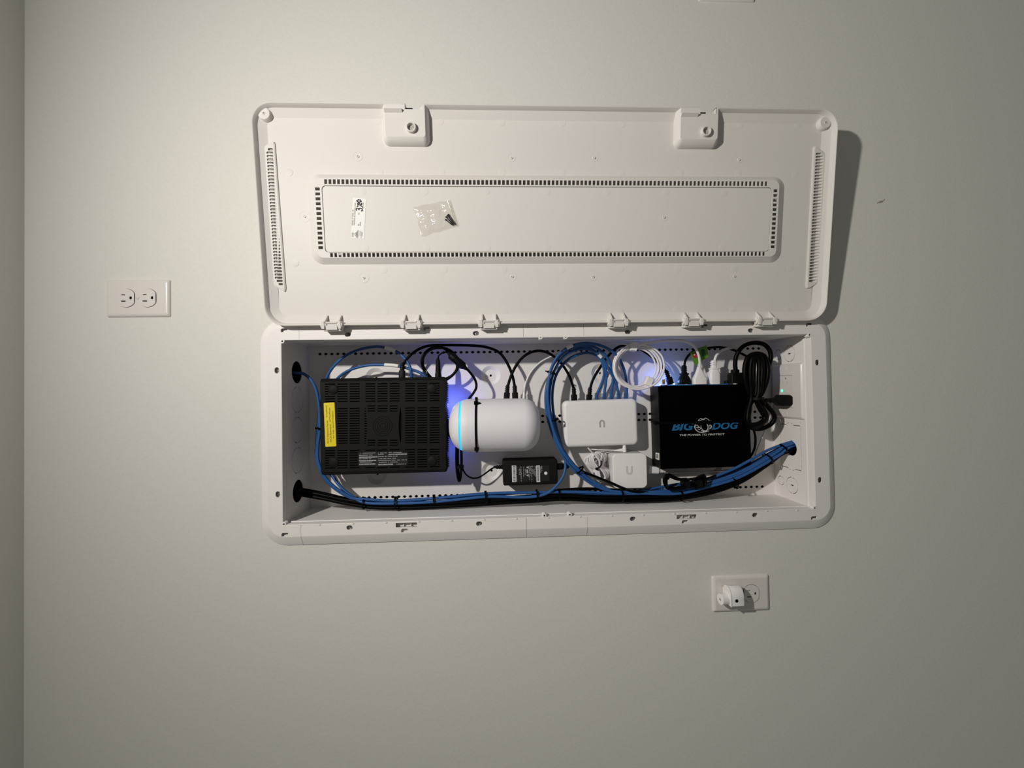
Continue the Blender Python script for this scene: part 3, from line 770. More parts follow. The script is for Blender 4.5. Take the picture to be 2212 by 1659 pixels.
obj('barcode', mb, PINK, rt, 0); obj('barcode_lines', mk, DLAB, rt, 0)
mb = MB()
for x0, x1, y, n_ in ((620, 880, 1292, 24), (620, 830, 1324, 20), (620, 810, 1378, 17), (620, 820, 1433, 18), (918, 1062, 1288, 14), (918, 1005, 1308, 9), (1080, 1285, 1280, 20), (918, 1220, 1344, 26), (918, 1195, 1374, 24), (918, 1365, 1404, 38), (918, 1220, 1434, 26), (1195, 1365, 1462, 15)):
    a = rh(x0, y); b_ = rh(x1, y); marks(mb, f, a[0], b_[0], a[1], .0013, n_, .0006)
obj('label_print', mb, PINK, rt, 0)

# ---------------------------------------------------------------- white capsule console
cp = thing('capsule_console', 'white capsule shaped console lying on its side with a cyan light ring', 'router', (.415, .0535, -.5590))
CR, CL = .0545, .186
cf = axis_fr((.3216, .0535, -.5030), (1, -.0, -.0060))
def prof(x):
    return 0
pr = []
for k in range(0, 13):
    a = pi/2*k/12; x = .042*(1-math.cos(a)); r_ = CR*(math.sin(a)**.80); pr.append((r_, x))
mid = [(CR, .06), (CR, .10), (CR, CL-.034)]
for k in range(1, 13):
    a = pi/2*k/12; x = CL-.034+.034*math.sin(a); r_ = CR-.034+.034*math.cos(a)
    if k == 12: x = CL
    mid.append((r_, x))
mid.append((.018, CL+.0002))
xr = .0252
import bisect
def rad(x):
    for (r0, x0), (r1, x1) in zip(pr, pr[1:]):
        if x0 <= x <= x1: return r0+(r1-r0)*(x-x0)/(x1-x0)
    return CR
p1 = [q for q in pr if q[1] < xr-.0022]+[(rad(xr-.0020), xr-.0020), (rad(xr)-.0020, xr-.0013)]
p2 = [(rad(xr)-.0020, xr+.0013), (rad(xr+.0020), xr+.0020)]+[q for q in pr if q[1] > xr+.0022]+mid
mb = MB(); mb.lathe(cf, p1, 64); obj('end_cap', mb, DEVC, cp, 60)
mb = MB(); mb.lathe(cf, p2, 64); obj('body', mb, DEVC, cp, 60)
mb = MB(); mb.lathe(cf, [(.02, xr-.0013), (rad(xr)-.0007, xr-.0012), (rad(xr)-.0003, xr), (rad(xr)-.0003, xr+.0012), (.02, xr+.0013)], 64, False, False); obj('light_ring', mb, CYAN, cp, 60, label='glowing cyan ring')
# tie around the capsule
tt = thing('cable_tie', 'long black strap tie wrapped around the white capsule console', 'cable tie', (.3787, 0, -.56))
xt = .0575
mb = MB(); n_ = 56
rings = []
for k in range(n_):
    a = 2*pi*k/n_; c_, s_ = math.cos(a), math.sin(a)
    rings.append([cf.p(c_*r_, s_*r_, xt+dx) for r_, dx in ((CR+.0001, -.0022), (CR+.0013, -.0022), (CR+.0013, .0022), (CR+.0001, .0022))])
rings.append(rings[0]); mb.quadloft(rings, False, False); obj('strap', mb, BCORD, tt, 40)
for (px, py, nm) in ((1030, 873, 'tie_head'), (1027, 969, 'tie_head')):
    # point of the strap seen at that pixel
    best = min((((cf.p(CR*math.cos(a), CR*math.sin(a), xt)), a) for a in [k*pi/90 for k in range(180)]), key=lambda q: (at(px, py, q[0].y)-q[0]).length if q[0].y < .0535 else 9)
    a = best[1]; P = best[0]; rn = (cf.u*math.cos(a)+cf.v*math.sin(a))
    hf = Fr(P, cf.n, rn.cross(cf.n))
    if hf.n.dot(rn) < 0: hf = Fr(P, cf.n*-1, rn.cross(cf.n))
    mb = MB(); mb.box(hf, -.0042, .0042, -.0038, .0038, .0002, .0050, .0008); obj(nm, mb, BCORD, tt, 40)
    if py < 900:
        mb = MB(); s = 1 if hf.u.x > 0 else -1
        mb.loft(hf.at(s*.0062, 0), [(.0008, .0060, .0040, .0015), (.0022, .0056, .0036, .0015)], 3); obj('tie_tab', mb, BRUB, tt, 40, label='short grey tab')
mb = MB(); a = at(1029, 861.5, .045); mb.box(Fr(a), -.0028, .0028, -.004, .0035, -.003, .0035, .0008); obj('tie_tail', mb, BCORD, tt, 40)

# ---------------------------------------------------------------- rounded boxes
def rbox(fr, W, H, r, depth, er, n=8):
    mb = MB(); secs = [(-depth, W-2*er*.6, H-2*er*.6, r*.8), (-depth+er*.5, W, H, r)]
    for k in range(6):
        a = pi/2*k/5; secs.append((-er+er*math.sin(a), W-2*er*(1-math.cos(a)), H-2*er*(1-math.cos(a)), max(r-er*(1-math.cos(a)), .001)))
    return mb.loft(fr, secs, n)
def uglyph(mb, fr, s, w_=.0003, flip=1, cutc=True):
    n = 10; ro, ri = .5*s, .21*s; L = []
    out = [(-ro, .62*s*flip)]+[(-ro*math.cos(pi*k/n), flip*(-.15*s-ro*math.sin(pi*k/n))) for k in range(n+1)]+[(ro, .62*s*flip)]
    inn = [(ri, .62*s*flip)]+[(ri*math.cos(pi*k/n), flip*(-.15*s-ri*math.sin(pi*k/n))) for k in range(n+1)]+[(-ri, .62*s*flip)]
    plate(mb, fr, [out+inn], w_-.0003, w_)
sw_ = thing('network_switch', 'wide white network switch with seven plugs along its top edge', 'switch', (.655, .09, -.555))
SY = .0690
a = at(1218, 966, SY); b_ = at(1379, 863, SY); c_ = at(1219, 867, SY); d = at(1377, 862, SY)
g = Fr(((a.x+b_.x)/2, SY, (a.z+b_.z)/2+.0002), (1, 0, .016), (0, 0, 1))
SWW, SWH = abs(at(1379, 910, SY).x-at(1218, 910, SY).x), a.z*0+abs(at(1300, 863.5, SY).z-at(1300, 964.5, SY).z)
obj('case', rbox(g, SWW, SWH, .012, .030, .0075), DEV, sw_, 50)
mb = MB(); mb.box(g, -SWW/2+.010, SWW/2-.010, -SWH/2+.010, SWH/2-.010, -(D-SY)+.0002, -.0295); obj('mounting_pad', mb, BRUB, sw_, 0)
mb = MB(); q = at(1300.5, 915, SY); uglyph(mb, Fr((q.x, SY, q.z), g.u, g.v), .0125, .0003, -1); obj('logo', mb, SIL, sw_, 0, label='grey inverted U shaped logo')
pa = thing('power_adapter', 'square white power adapter block with a U logo, below the white switch', 'adapter', (.765, .09, -.638))
PY = .0600
a = at(1325, 1056, PY); b_ = at(1397, 979, PY); g2 = Fr(((a.x+b_.x)/2, PY, (a.z+b_.z)/2), (1, 0, .0), (0, 0, 1))
AW, AH = b_.x-a.x, b_.z-a.z
obj('case', rbox(g2, AW, AH, .0105, D-PY-.0003, .0018), DEV, pa, 50)
mb = MB(); q = at(1359.5, 1016, PY); uglyph(mb, Fr((q.x, PY, q.z)), .0145, .0003, 1); obj('logo', mb, SIL2, pa, 0, label='pale grey U shaped logo')
mb = MB(); q = at(1403, 1015, .088); mb.loft(Fr((q.x-.004, .088, q.z), (0, -1, 0), (0, 0, 1)), [(0, .018, .019, .003), (-.002, .018, .019, .003), (-.012, .015, .016, .003), (-.014, .010, .011, .002)], 4)
# brick
pb = thing('power_brick', 'black power supply brick with a printed label, below the white capsule console', 'power supply', (.50, .09, -.632))
BY = .0680
a = at(1087, 1049.5, BY); b_ = at(1204.5, 992.5, BY); g3 = Fr(((a.x+b_.x)/2, BY, (a.z+b_.z)/2), (1, 0, .008), (0, 0, 1)); BW, BH = b_.x-a.x, b_.z-a.z
mb = rbox(g3, BW, BH, .004, D-BY-.0003, .0035); obj('case', mb, BLK, pb, 50)
def bz(x, y): p = at(1080+x/6.91, 940+y/6.91, BY-.0001)-g3.o; return (p.dot(g3.u), p.dot(g3.v))
a = bz(178, 702); b_ = bz(735, 448); mb = MB(); mb.box(g3, a[0], b_[0], a[1], b_[1], .0001, .0005); obj('info_label', mb, DLAB, pb, 0, label='dark grey label with white print')
mb = MB()
for x0, x1 in ((182, 237), (545, 594)):
    a = bz(x0, 700); b_ = bz(x1, 450); mb.poly([g3.p(a[0], a[1], .0006), g3.p(b_[0], a[1], .0006), g3.p(b_[0], b_[1], .0006), g3.p(a[0], b_[1], .0006)])
obj('barcode', mb, WPRINT, pb, 0)
mb = MB()
a = bz(200, 690); b_ = bz(228, 460); v = a[1]
while v < b_[1]:
    wd = random.choice((.0004, .0008, .0013)); mb.poly([g3.p(a[0], v, .0007), g3.p(b_[0], v, .0007), g3.p(b_[0], v+wd, .0007), g3.p(a[0], v+wd, .0007)]); v += wd+random.choice((.0005, .0009))
a = bz(560, 680); b_ = bz(578, 465); v = a[1]
while v < b_[1]:
    wd = random.choice((.0004, .0008)); mb.poly([g3.p(a[0], v, .0007), g3.p(b_[0], v, .0007), g3.p(b_[0], v+wd, .0007), g3.p(a[0], v+wd, .0007)]); v += wd+random.choice((.0003, .0005))
obj('barcode_lines', mb, INK, pb, 0)
mb = MB(); vf = g3.turn(90)
for x, ya, yb in ((250, 690, 455), (318, 690, 460), (355, 620, 460), (380, 590, 500), (440, 660, 455), (458, 600, 455), (476, 690, 455), (492, 600, 455), (512, 600, 470), (530, 620, 455), (610, 560, 455), (625, 530, 455)):
    a = bz(x, ya); b_ = bz(x, yb); marks(mb, vf, a[1], b_[1], -a[0], .0011, max(3, int(abs(ya-yb)/11)), .0006)
for s in (-1, 1):
    a = bz(408, 480 if s > 0 else 600); mb.poly([g3.p(a[0]-.0030, a[1], .0006), g3.p(a[0]+.0028, a[1]-.0028, .0006), g3.p(a[0]+.0028, a[1]+.0028, .0006)])
a = bz(408, 540); mb.poly([g3.p(a[0]-.0015, a[1]-.004, .0006), g3.p(a[0]+.0015, a[1]-.004, .0006), g3.p(a[0]+.0015, a[1]+.004, .0006), g3.p(a[0]-.0015, a[1]+.004, .0006)])
a = bz(303, 572); ribbon(mb, g3, [(a[0]+.0024*math.cos(t), a[1]+.0024*math.sin(t)) for t in [k*pi/6 for k in range(13)]], .0006, .0006)
a = bz(300, 520); ribbon(mb, g3, [(a[0]-.002, a[1]-.002), (a[0]+.002, a[1]-.002), (a[0]+.002, a[1]+.002), (a[0]-.002, a[1]+.002), (a[0]-.002, a[1]-.002)], .0006, .0006)
obj('label_print', mb, PINK, pb, 0)
mb = MB(); a = bz(684, 568); mb.lathe(g3.at(a[0], a[1]), [(.0034, .0001), (.0034, .0009), (.0024, .0014)], 20); obj('silver_dot', mb, PAPER, pb, 40)
def relief(mb, p, d, prof, n=12, ridges=0, flat=1):
    fr = axis_fr(p, d); mb.lathe(fr, prof, n); return mb
mb = MB(); P = g3.p(-BW/2, bz(0, 492)[1], -.012); d_ = Vec((-1, 0, 0))
relief(mb, P, d_, [(.0048, -.001), (.0046, .0030), (.0038, .0032), (.0038, .0050), (.0046, .0052), (.0044, .0080), (.0034, .0082), (.0034, .0100), (.0042, .0102), (.0038, .0140), (.0028, .0142), (.0026, .0170), (.0018, .020)], 14)
obj('cord_relief', mb, BRUB, pb, 40)
mb = MB(); P2 = g3.p(BW/2, bz(0, 512)[1], -.012)
mb.loft(axis_fr(P2, (1, 0, 0)), [(-.001, .013, .012, .003), (.012, .013, .012, .003), (.013, .0105, .0085, .003), (.024, .0100, .008, .003), (.026, .006, .006, .0028)], 4)
obj('inlet_plug', mb, BRUB, pb, 40)

# ---------------------------------------------------------------- black surge protector
up = thing('power_protector', 'large black power protection box with blue and white lettering, at the right of the cabinet', 'power protector', (.85, .09, -.605))
UY = .0620
a = at(1427.5, 1013, UY); b_ = at(1618.5, 830, UY)
UW, UH = b_.x-a.x, b_.z-a.z
g4 = Fr(((a.x+b_.x)/2, UY, (a.z+b_.z)/2), (1, 0, .006), (0, 0, 1))
mb = MB(); mb.box(g4, -UW/2, UW/2, -UH/2, UH/2, -(D-UY)+.0003, 0, .0010); obj('case', mb, BLK2, up, 40)
mb = MB(); sfm = Fr(g4.p(-UW/2-.0001, 0, 0), (0, -1, 0), (0, 0, 1)); sfm = Fr(g4.p(-UW/2, 0, 0), (0, 0, 1), (0, -1, 0)); 
mb.box(g4, -UW/2-.0012, -UW/2-.0001, -UH/2+.001, UH/2-.001, -(D-UY)+.0004, -.0012); obj('side_plate', mb, BSIDE, up, 0, label='dark grey metal side')
q = [onx(1380+x/6.91, 900+y/6.91, g4.o.x-UW/2-.0013) for x, y in ((252, 535), (306, 545), (306, 648), (252, 632))]
mb = MB(); mb.quadloft([[p+Vec((dx, 0, 0)) for p in q] for dx in (0, -.0004)]); obj('qa_sticker', mb, PAPER, up, 0, label='tiny white sticker on the side')
mc = sum(q, Vec())/4
mb = MB(); mb.quadloft([[mc+(p-mc)*.62+Vec((dx, 0, 0)) for p in q] for dx in (-.0004, -.0006)]); obj('sticker_print', mb, GINK_SHADE, up, 0)
mb = MB(); mb.box(g4, -UW/2+.006, UW/2-.045, UH/2, UH/2+.0018, -.0060, -.0012); obj('blue_lit_edge', mb, BLUELIT, up, 0, label='blue light painted as a thin strip along the top edge')  # blue-lit top face, its light painted on as a coloured strip
def gz(x, y): p = at(1380+x/6.91, 900+y/6.91, UY-.0004)-g4.o; return (p.dot(g4.u), p.dot(g4.v))
mb = MB()
a = gz(492, 212); b_ = gz(820, 80); text(mb, 'BIG', g4, a[0], a[1], b_[0], b_[1], .0003, .28, .035)
obj('blue_lettering', mb, BLUEP, up, 0, label='slanted blue lettering'); mb = MB()
a = gz(1090, 195); b_ = gz(1487, 76); text(mb, 'DOG', g4, a[0], a[1], b_[0], b_[1], .0003, .28, .035)
obj('blue_lettering', mb, BLUEP, up, 0, label='slanted blue lettering')
mb = MB(); a = gz(610, 292); b_ = gz(1282, 246); text(mb, 'THE POWER TO PROTECT', g4, a[0], a[1], b_[0], b_[1], .0003, .15, .015)
obj('white_lettering', mb, WPRINT, up, 0, label='small white slogan lettering')
mb = MB()
def rb(pts, wd=.0011): ribbon(mb, g4, [gz(x, y) for x, y in pts], wd, .0007)
rb([(880, 82), (893, 45), (925, 28), (960, 38), (995, 20), (1030, 38), (1048, 55), (1050, 78), (1070, 78), (1072, 58)], .0010); rb([(893, 50), (915, 62), (935, 45), (965, 48), (985, 38)], .0008); rb([(1000, 60), (1008, 80)], .0008)
rb([(840, 120), (830, 150), (838, 180), (860, 205), (890, 228), (940, 236), (985, 230), (1020, 215)], .0016)
rb([(1020, 120), (1032, 150), (1030, 185), (1005, 212), (970, 218), (935, 210)], .0018)
rb([(845, 135), (875, 125), (890, 150), (860, 165), (845, 150)], .0008); rb([(875, 165), (905, 155), (925, 175), (905, 195), (880, 185)], .0010)
rb([(925, 130), (930, 165), (950, 195), (975, 205)], .0010); rb([(1045, 130), (1075, 125), (1085, 150), (1072, 175), (1050, 185)], .0012); rb([(1058, 140), (1062, 165)], .0010); rb([(1040, 195), (1030, 230)], .0008)
obj('dog_emblem', mb, WPRINT, up, 0, label='white line emblem of a dog head between the words')
mb = MB(); a = gz(810, 214); b_ = gz(1085, 112); mb.poly([g4.p(a[0]+.004, a[1], .00062), g4.p(b_[0]-.003, a[1], .00062), g4.p(b_[0]-.003, b_[1], .00062), g4.p(a[0]+.004, b_[1], .00062)]); obj('emblem_ground', mb, BLK2, up, 0)
for px in (1426.5,): pass
mb = MB(); q = at(1426, 830.5, .075); mb.box(Fr(q), -.0011, .0011, -.0012, .0006, -.002, .002); q = at(1456, 829.5, .075); mb.box(Fr(q), -.0009, .0009, -.0012, .0010, -.002, .002); obj('status_led', mb, LEDW, up, 0, label='pale blue indicator light')
for nm, px in (('thumb_knob', 1569.5), ('thumb_knob', 1604)):
    mb = MB(); q = at(px, 828, .078); 
    if px < 1590: mb.lathe(axis_fr(q, (0, 0, 1)), [(.0050, -.002), (.0050, .0045), (.0040, .0055), (.0020, .0058)], 14)
    else: mb.box(Fr(q), -.008, .006, -.002, .0035, -.006, .004, .001)
    obj(nm, mb, BRUB, up, 40)

stp = thing('hold_strap', 'thin black strap round the middle of the large black box, crossing its lettering', 'strap', g4.p(0, gz(0, 101)[1], 0))
v_ = gz(0, 107)[1]
mb = MB(); mb.box(g4, -UW/2-.0026, UW/2+.0012, v_-.0026, v_+.0026, .0009, .0019); mb.box(g4, -UW/2-.0032, -UW/2-.0021, v_-.0026, v_+.0026, -.043, .0018); mb.box(g4, UW/2+.0004, UW/2+.0014, v_-.0026, v_+.0026, -.043, .0018)
obj('strap_band', mb, BCORD, stp, 0)
mb = MB(); mb.box(g4, -UW/2-.0058, -UW/2-.0032, v_-.0042, v_+.0042, -.020, -.010, .0006); obj('buckle', mb, BRUB, stp, 40)

# ---------------------------------------------------------------- right wall outlet
ro = thing('wall_outlet', 'white single-gang outlet with a green light on the inner right wall of the cabinet', 'outlet', (X1, .055, -.503))
g5 = Fr((X1, .0560, -.4440), (0, -1, 0), (0, 0, 1))
mb = MB(); hu, hv = .0930, .1170
mb.loft(g5, [(0, hu, hv, .003), (.0015, hu, hv, .003), (.0040, hu-.003, hv-.003, .003), (.0058, hu-.008, hv-.008, .003)], 4, False, False)
plate(mb, g5, [rrect(hu-.008, hv-.008, .003, 4), rectl(-.0195, .0195, -.0355, .0335)], .0045, .0058)
obj('cover_plate', mb, PLATE, ro, 40)
mb = MB(); hs = [rectl(-.0075, -.0060, .0120, .0200), rectl(.0050, .0065, .0130, .0200), circ(.0024, 12, .0000, .0265)]
plate(mb, g5, [rectl(-.0188, .0188, -.0348, .0328)]+hs, .0045, .0066)
mb.box(g5, -.0060, .0060, -.0030, .0020, .0066, .0072)
obj('receptacle_face', mb, PLATE, ro, 0)
mb = MB(); mb.box(g5, -.018, .018, -.034, .032, .0030, .0034); obj('slot_interior', mb, DARK, ro, 0)
q = onx(1689, 844, X1-.0068); mb = MB(); mb.lathe(Fr((X1-.0066, q.y, q.z), (0, -1, 0), (0, 0, 1)), [(.0030, 0), (.0027, .0008), (.0014, .0012)], 14); obj('status_led', mb, LEDG, ro, 40, label='small glowing green light')
for v in (-.0480, .0470):
    mb = MB(); mb.lathe(g5.at(0, v, .0056), [(.0028, 0), (.0026, .0007), (.0018, .0010)], 14); obj('plate_screw', mb, PLATE, ro, 40)

# ---------------------------------------------------------------- cables
def P3(pts):
    out = []
    for p in pts:
        if isinstance(p, Vec): out.append(p)
        else: out.append(at(*p))
    return out
def cord(name, label, cat, pts, r, m, group=None, n=8, steps=6, flat=1, parts=(), wraps=()):
    P = P3(pts); mb = MB(); path = cr(P, steps)
    mb.tube(path, r, n, flat=flat)
    if not parts and not wraps:
        return obj(name, mb, m, None, 60, label=label, cat=cat, group=group)
    lo_ = min(P, key=lambda q: q.z)
    t = thing(name, label, cat, lo_, group)
    obj('jacket', mb, m, t, 60)
    for pn, pm, pmat in parts: obj(pn, pm, pmat, t, 40)
    for (i0, i1, wm) in wraps:
        mb = MB(); mb.tube(path[i0:i1+1], r*1.22, 10); obj('label_wrap', mb, wm, t, 60, label='white paper label wrapped round it')
    return t
def boot(p, d, L=.032, r=.0048, plug=.0062, ridges=3):
    """black strain relief and plug body; p = device end, d = direction of the cable"""
    mb = MB(); pr_ = [(plug, 0), (plug, L*.42), (plug*.9, L*.5)]
    z = L*.5
    for k in range(ridges):
        pr_ += [(r*.82, z), (r*.82, z+L*.06), (r*1.05, z+L*.06), (r*1.0, z+L*.13), (r*.82, z+L*.13)]; z += L*.13
    pr_ += [(r*.75, z), (r*.62, L)]
    fr = axis_fr(p, d); rings = []
    for rr_, W_ in pr_: rings.append([fr.p(u, v, W_) for u, v in rrect(2*rr_, 2*rr_*.85, rr_*(.35 if rr_ >= plug*.88 else .8), 3)])
    return mb.quadloft(rings)
def clearplug(p, d):
    fr = axis_fr(p, d); mb = MB(); mb.box(fr, -.0056, .0056, -.0038, .0038, 0, .0170); mb.box(fr, -.0025, .0025, -.0062, -.0042, .001, .0150); return mb

# blue cables --------------------------------------------------------------
GB = None
main = [(790, 1083), (850, 1085), (940, 1080), (1050, 1071), (1160, 1066), (1250, 1066.5), (1350, 1069), (1450, 1067), (1520, 1055), (1590, 1032), (1650, 1000)]
def along(dz, dy, seed, i0=0, rev=False):
    rs = random.Random(seed); out = []
    for i, (px, py) in enumerate(main):
        if i < i0: continue
        p = at(px, py, .061)
        tw = 1 if i < 7 else 1
        out.append(p+Vec((0, dy+rs.uniform(-.0010, .0010), dz*(1.45 if i >= 8 else 1)+rs.uniform(-.0014, .0014))))
    return out
def endhole(dz, dy): return [at(1683, 981, .060)+Vec((0, dy, dz*.8)), Vec((X1-.004, .0545+dy*.8, -.5650+dz*.95)), Vec((X1+.03, .0545+dy*.8, -.556+dz*.9))]
R3 = .0030
b1 = cord('ethernet_cable', 'blue network cable entering by the upper hole of the left side', 'cable',
     [Vec((-.01, .055, -.383)), Vec((.014, .052, -.3895)), (655, 807, .055), (673, 822, .055), (684, 846, .055), (690, 885, .055), (691, 930, .055), (687, 960, .055), (687, 992, .055), (697, 1022, .055), (716, 1046, .057), (744, 1066, .058), (768, 1077, .060)]+along(.0045, -.003, 1)+endhole(.012, -.004), R3, BLUE)
wr = []
p, d = at(889, 816, .050), Vec((-.1, 0, 1))
b2 = cord('ethernet_cable', 'blue network cable in the higher arc over the black router, white label near its plug', 'cable',
     [(889, 817, .052), (888, 803, .052), (882, 785, .055), (866, 766, .058), (849, 756, .060), (832, 751, .062), (810, 749, .064), (777, 755, .066), (747, 768, .070), (722, 790, .072), (706, 815, .075), (694, 850, .078), (689, 900, .076), (685, 945, .072), (683, 980, .068), (689, 1010, .066), (702, 1034, .064), (724, 1056, .062), (752, 1073, .062), (775, 1080, .062)]+along(.0015, .002, 2)+endhole(.006, .003), R3, BLUE,
     parts=(('clear_plug', clearplug(at(889, 818, .052), (0, 0, 1)), CLEAR),), wraps=((22, 30, PAPER),))
b3 = cord('ethernet_cable', 'blue network cable in the lower arc over the black router, ending at the white switch', 'cable',
     [(921, 818, .052), (917, 812, .052), (905, 804, .054), (882, 796, .056), (866, 792, .058), (848, 789, .060), (822, 788, .063), (795, 789, .066), (762, 797, .070), (735, 812, .074), (714, 840, .080), (703, 890, .084), (700, 950, .084), (706, 1008, .082), (719, 1030, .076), (738, 1054, .068), (763, 1073, .064)]+along(-.0015, -.004, 3)[:4]
     +[(1120, 1074, .056), (1165, 1071, .052), (1190, 1060, .051), (1208, 1042, .053), (1219, 1022, .055), (1221, 998, .060), (1214, 965, .064), (1204, 930, .066), (1196, 895, .066), (1193, 855, .066), (1198, 820, .068), (1210, 795, .070), (1230, 775, .071), (1255, 764, .072), (1275, 763, .072), (1293, 771, .073), (1302, 787, .074), (1305, 808, .076), (1299, 830, .080), (1291, 848, .083), (1289, 862, .084)], R3, BLUE,
     parts=(('clear_plug', clearplug(at(920, 819, .052), (-.3, 0, 1)), CLEAR), ('clear_plug', clearplug(at(1289, 866, .084), (0, 0, 1)), CLEAR)), wraps=((26, 34, PAPER),))
swc = [
 ('second', 1305, [(1305, 862, .084), (1306, 845, .082), (1309, 825, .078), (1310, 805, .074), (1305, 785, .070), (1293, 766, .066), (1272, 755, .062), (1247, 755, .060), (1222, 767, .058), (1203, 790, .057), (1192, 818, .057), (1187, 850, .056), (1188, 885, .056), (1196, 920, .056), (1206, 950, .057), (1222, 980, .058), (1242, 1006, .059), (1268, 1030, .060), (1300, 1050, .061), (1335, 1061, .061)], .0030, .004),
 ('middle', 1320.5, [(1320, 862, .084), (1321, 845, .081), (1324, 822, .077), (1323, 800, .072), (1314, 777, .066), (1298, 758, .060), (1276, 747, .055), (1250, 746, .052), (1222, 756, .051), (1200, 780, .050), (1188, 808, .050), (1183, 842, .050), (1184, 880, .050), (1192, 918, .050), (1202, 948, .051), (1217, 978, .052), (1237, 1004, .054), (1262, 1027, .056), (1296, 1048, .058), (1335, 1062, .059)], .0062, -.001),
 ('fourth', 1336, [(1337, 862, .084), (1335, 846, .082), (1329, 824, .078), (1318, 803, .072), (1307, 782, .066), (1290, 763, .062), (1268, 750, .060), (1245, 749, .059), (1219, 761, .058), (1197, 785, .058), (1186, 815, .058), (1179, 848, .057), (1180, 885, .057), (1188, 921, .057), (1199, 951, .058), (1214, 982, .059), (1234, 1009, .060), (1259, 1032, .061), (1292, 1053, .062), (1330, 1064, .062)], -.0030, .005),
 ('rightmost', 1352, [(1352, 864, .084), (1354, 845, .082), (1352, 815, .074), (1345, 790, .066), (1332, 768, .058), (1311, 752, .051), (1284, 743, .047), (1256, 742, .046), (1228, 750, .046), (1205, 769, .047), (1191, 795, .048), (1185, 825, .048), (1183, 858, .048), (1187, 895, .049), (1196, 930, .050), (1209, 962, .051), (1227, 990, .053), (1250, 1016, .055), (1280, 1040, .057), (1318, 1060, .059)], .0015, -.0065)]
for i, (wd, px, pts, dz, dy) in enumerate(swc):
    cord('ethernet_cable', 'blue network cable in the %s clear plug of the white switch' % wd, 'cable', pts+along(dz, dy, 10+i, 7)+endhole(dz*1.6, dy), R3, BLUE,
         parts=(('clear_plug', clearplug(at(px, 866, .084), (0, 0, 1)), CLEAR),), wraps=(((46, 49, PAPER),) if i == 3 else (((27, 29, PAPER),) if i == 2 else ())))
cord('ethernet_cable', 'blue network cable emerging from under the black tied cord, upper strand to the right hole', 'cable',
     [(1345, 1066, .075), (1395, 1058, .078), (1440, 1050, .080), (1490, 1042, .080), (1540, 1034, .076), (1590, 1018, .070), (1640, 992, .064), (1672, 974, .060), Vec((X1-.004, .047, -.5560)), Vec((X1+.03, .047, -.55))], R3, BLUE)
cord('ethernet_cable', 'blue network cable emerging from under the black tied cord, lower strand to the right hole', 'cable',
     [(1345, 1071, .077), (1395, 1064, .080), (1440, 1057, .082), (1490, 1049, .082), (1540, 1041, .078), (1590, 1027, .074), (1640, 1001, .068), (1672, 981, .064), Vec((X1-.004, .057, -.5600)), Vec((X1+.03, .057, -.55))], R3, BLUE)
cord('ethernet_cable', 'blue network cable along the top of the fanned strands into the right hole', 'cable',
     [(1395, 1066, .066), (1450, 1056, .066), (1520, 1037, .062), (1580, 1015, .058), (1622, 993, .055), (1660, 972, .054), Vec((X1-.004, .052, -.5535)), Vec((X1+.03, .052, -.55))], R3, BLUE)
# black cables under the blue ones
blk = [(655, 1066), (700, 1074), (745, 1084), (800, 1092), (850, 1094.5), (950, 1092), (1050, 1086), (1150, 1079), (1220, 1075), (1300, 1079), (1400, 1078), (1470, 1074), (1540, 1060), (1600, 1037), (1655, 1002), (1685, 979)]
for i, (dz, dy, wd) in enumerate(((.0042, .0042, 'upper rear'), (-.0042, .0042, 'lower rear'), (.0042, -.0042, 'upper front'), (-.0042, -.0042, 'lower front'))):
    rs = random.Random(30+i)
    pts = [Vec((-.03, .052+dy, -.630+dz)), Vec((.012, .052+dy*.9, -.632+dz*.9))]+[at(px, py-(2 if i != 1 else 0), .066)+Vec((0, dy, dz*.9+rs.uniform(-.0008, .0008))) for px, py in blk]+[Vec((X1-.004, .0545+dy, -.5690+dz*.6)), Vec((X1+.03, .0545+dy, -.563+dz*.5))]
    for k, q in enumerate(pts):
        if .03 < q.x < 1.0: q.z = max(q.z, Z0+.0046)
    cord('coax_cable', 'thick black cable from the lower left hole, %s strand under the blue cables' % wd, 'cable', pts, .0040, BCORD)
cord('power_cable', 'thin black cord from the right end of the power brick down into the blue cables', 'cord',
     [P2+Vec((.025, 0, 0)), P2+Vec((.034, 0, -.001)), (1262, 1020, .060), (1290, 1031, .055), (1320, 1043, .052), (1345, 1054, .052), (1372, 1062, .054), (1420, 1064, .062), (1480, 1058, .072), (1540, 1046, .078), (1600, 1020, .080), (1618, 1000, .085)], .0028, BCORD)
cord('coax_cable', 'black cable surfacing above the blue bundle between power brick and square adapter', 'cable',
     [(1120, 1084, .072), (1160, 1072, .071), (1200, 1061, .068), (1250, 1056.5, .064), (1300, 1057, .062), (1345, 1060, .061), (1400, 1063, .064), (1450, 1062, .068), (1500, 1060, .074), (1550, 1056, .078)], .0036, BCORD)
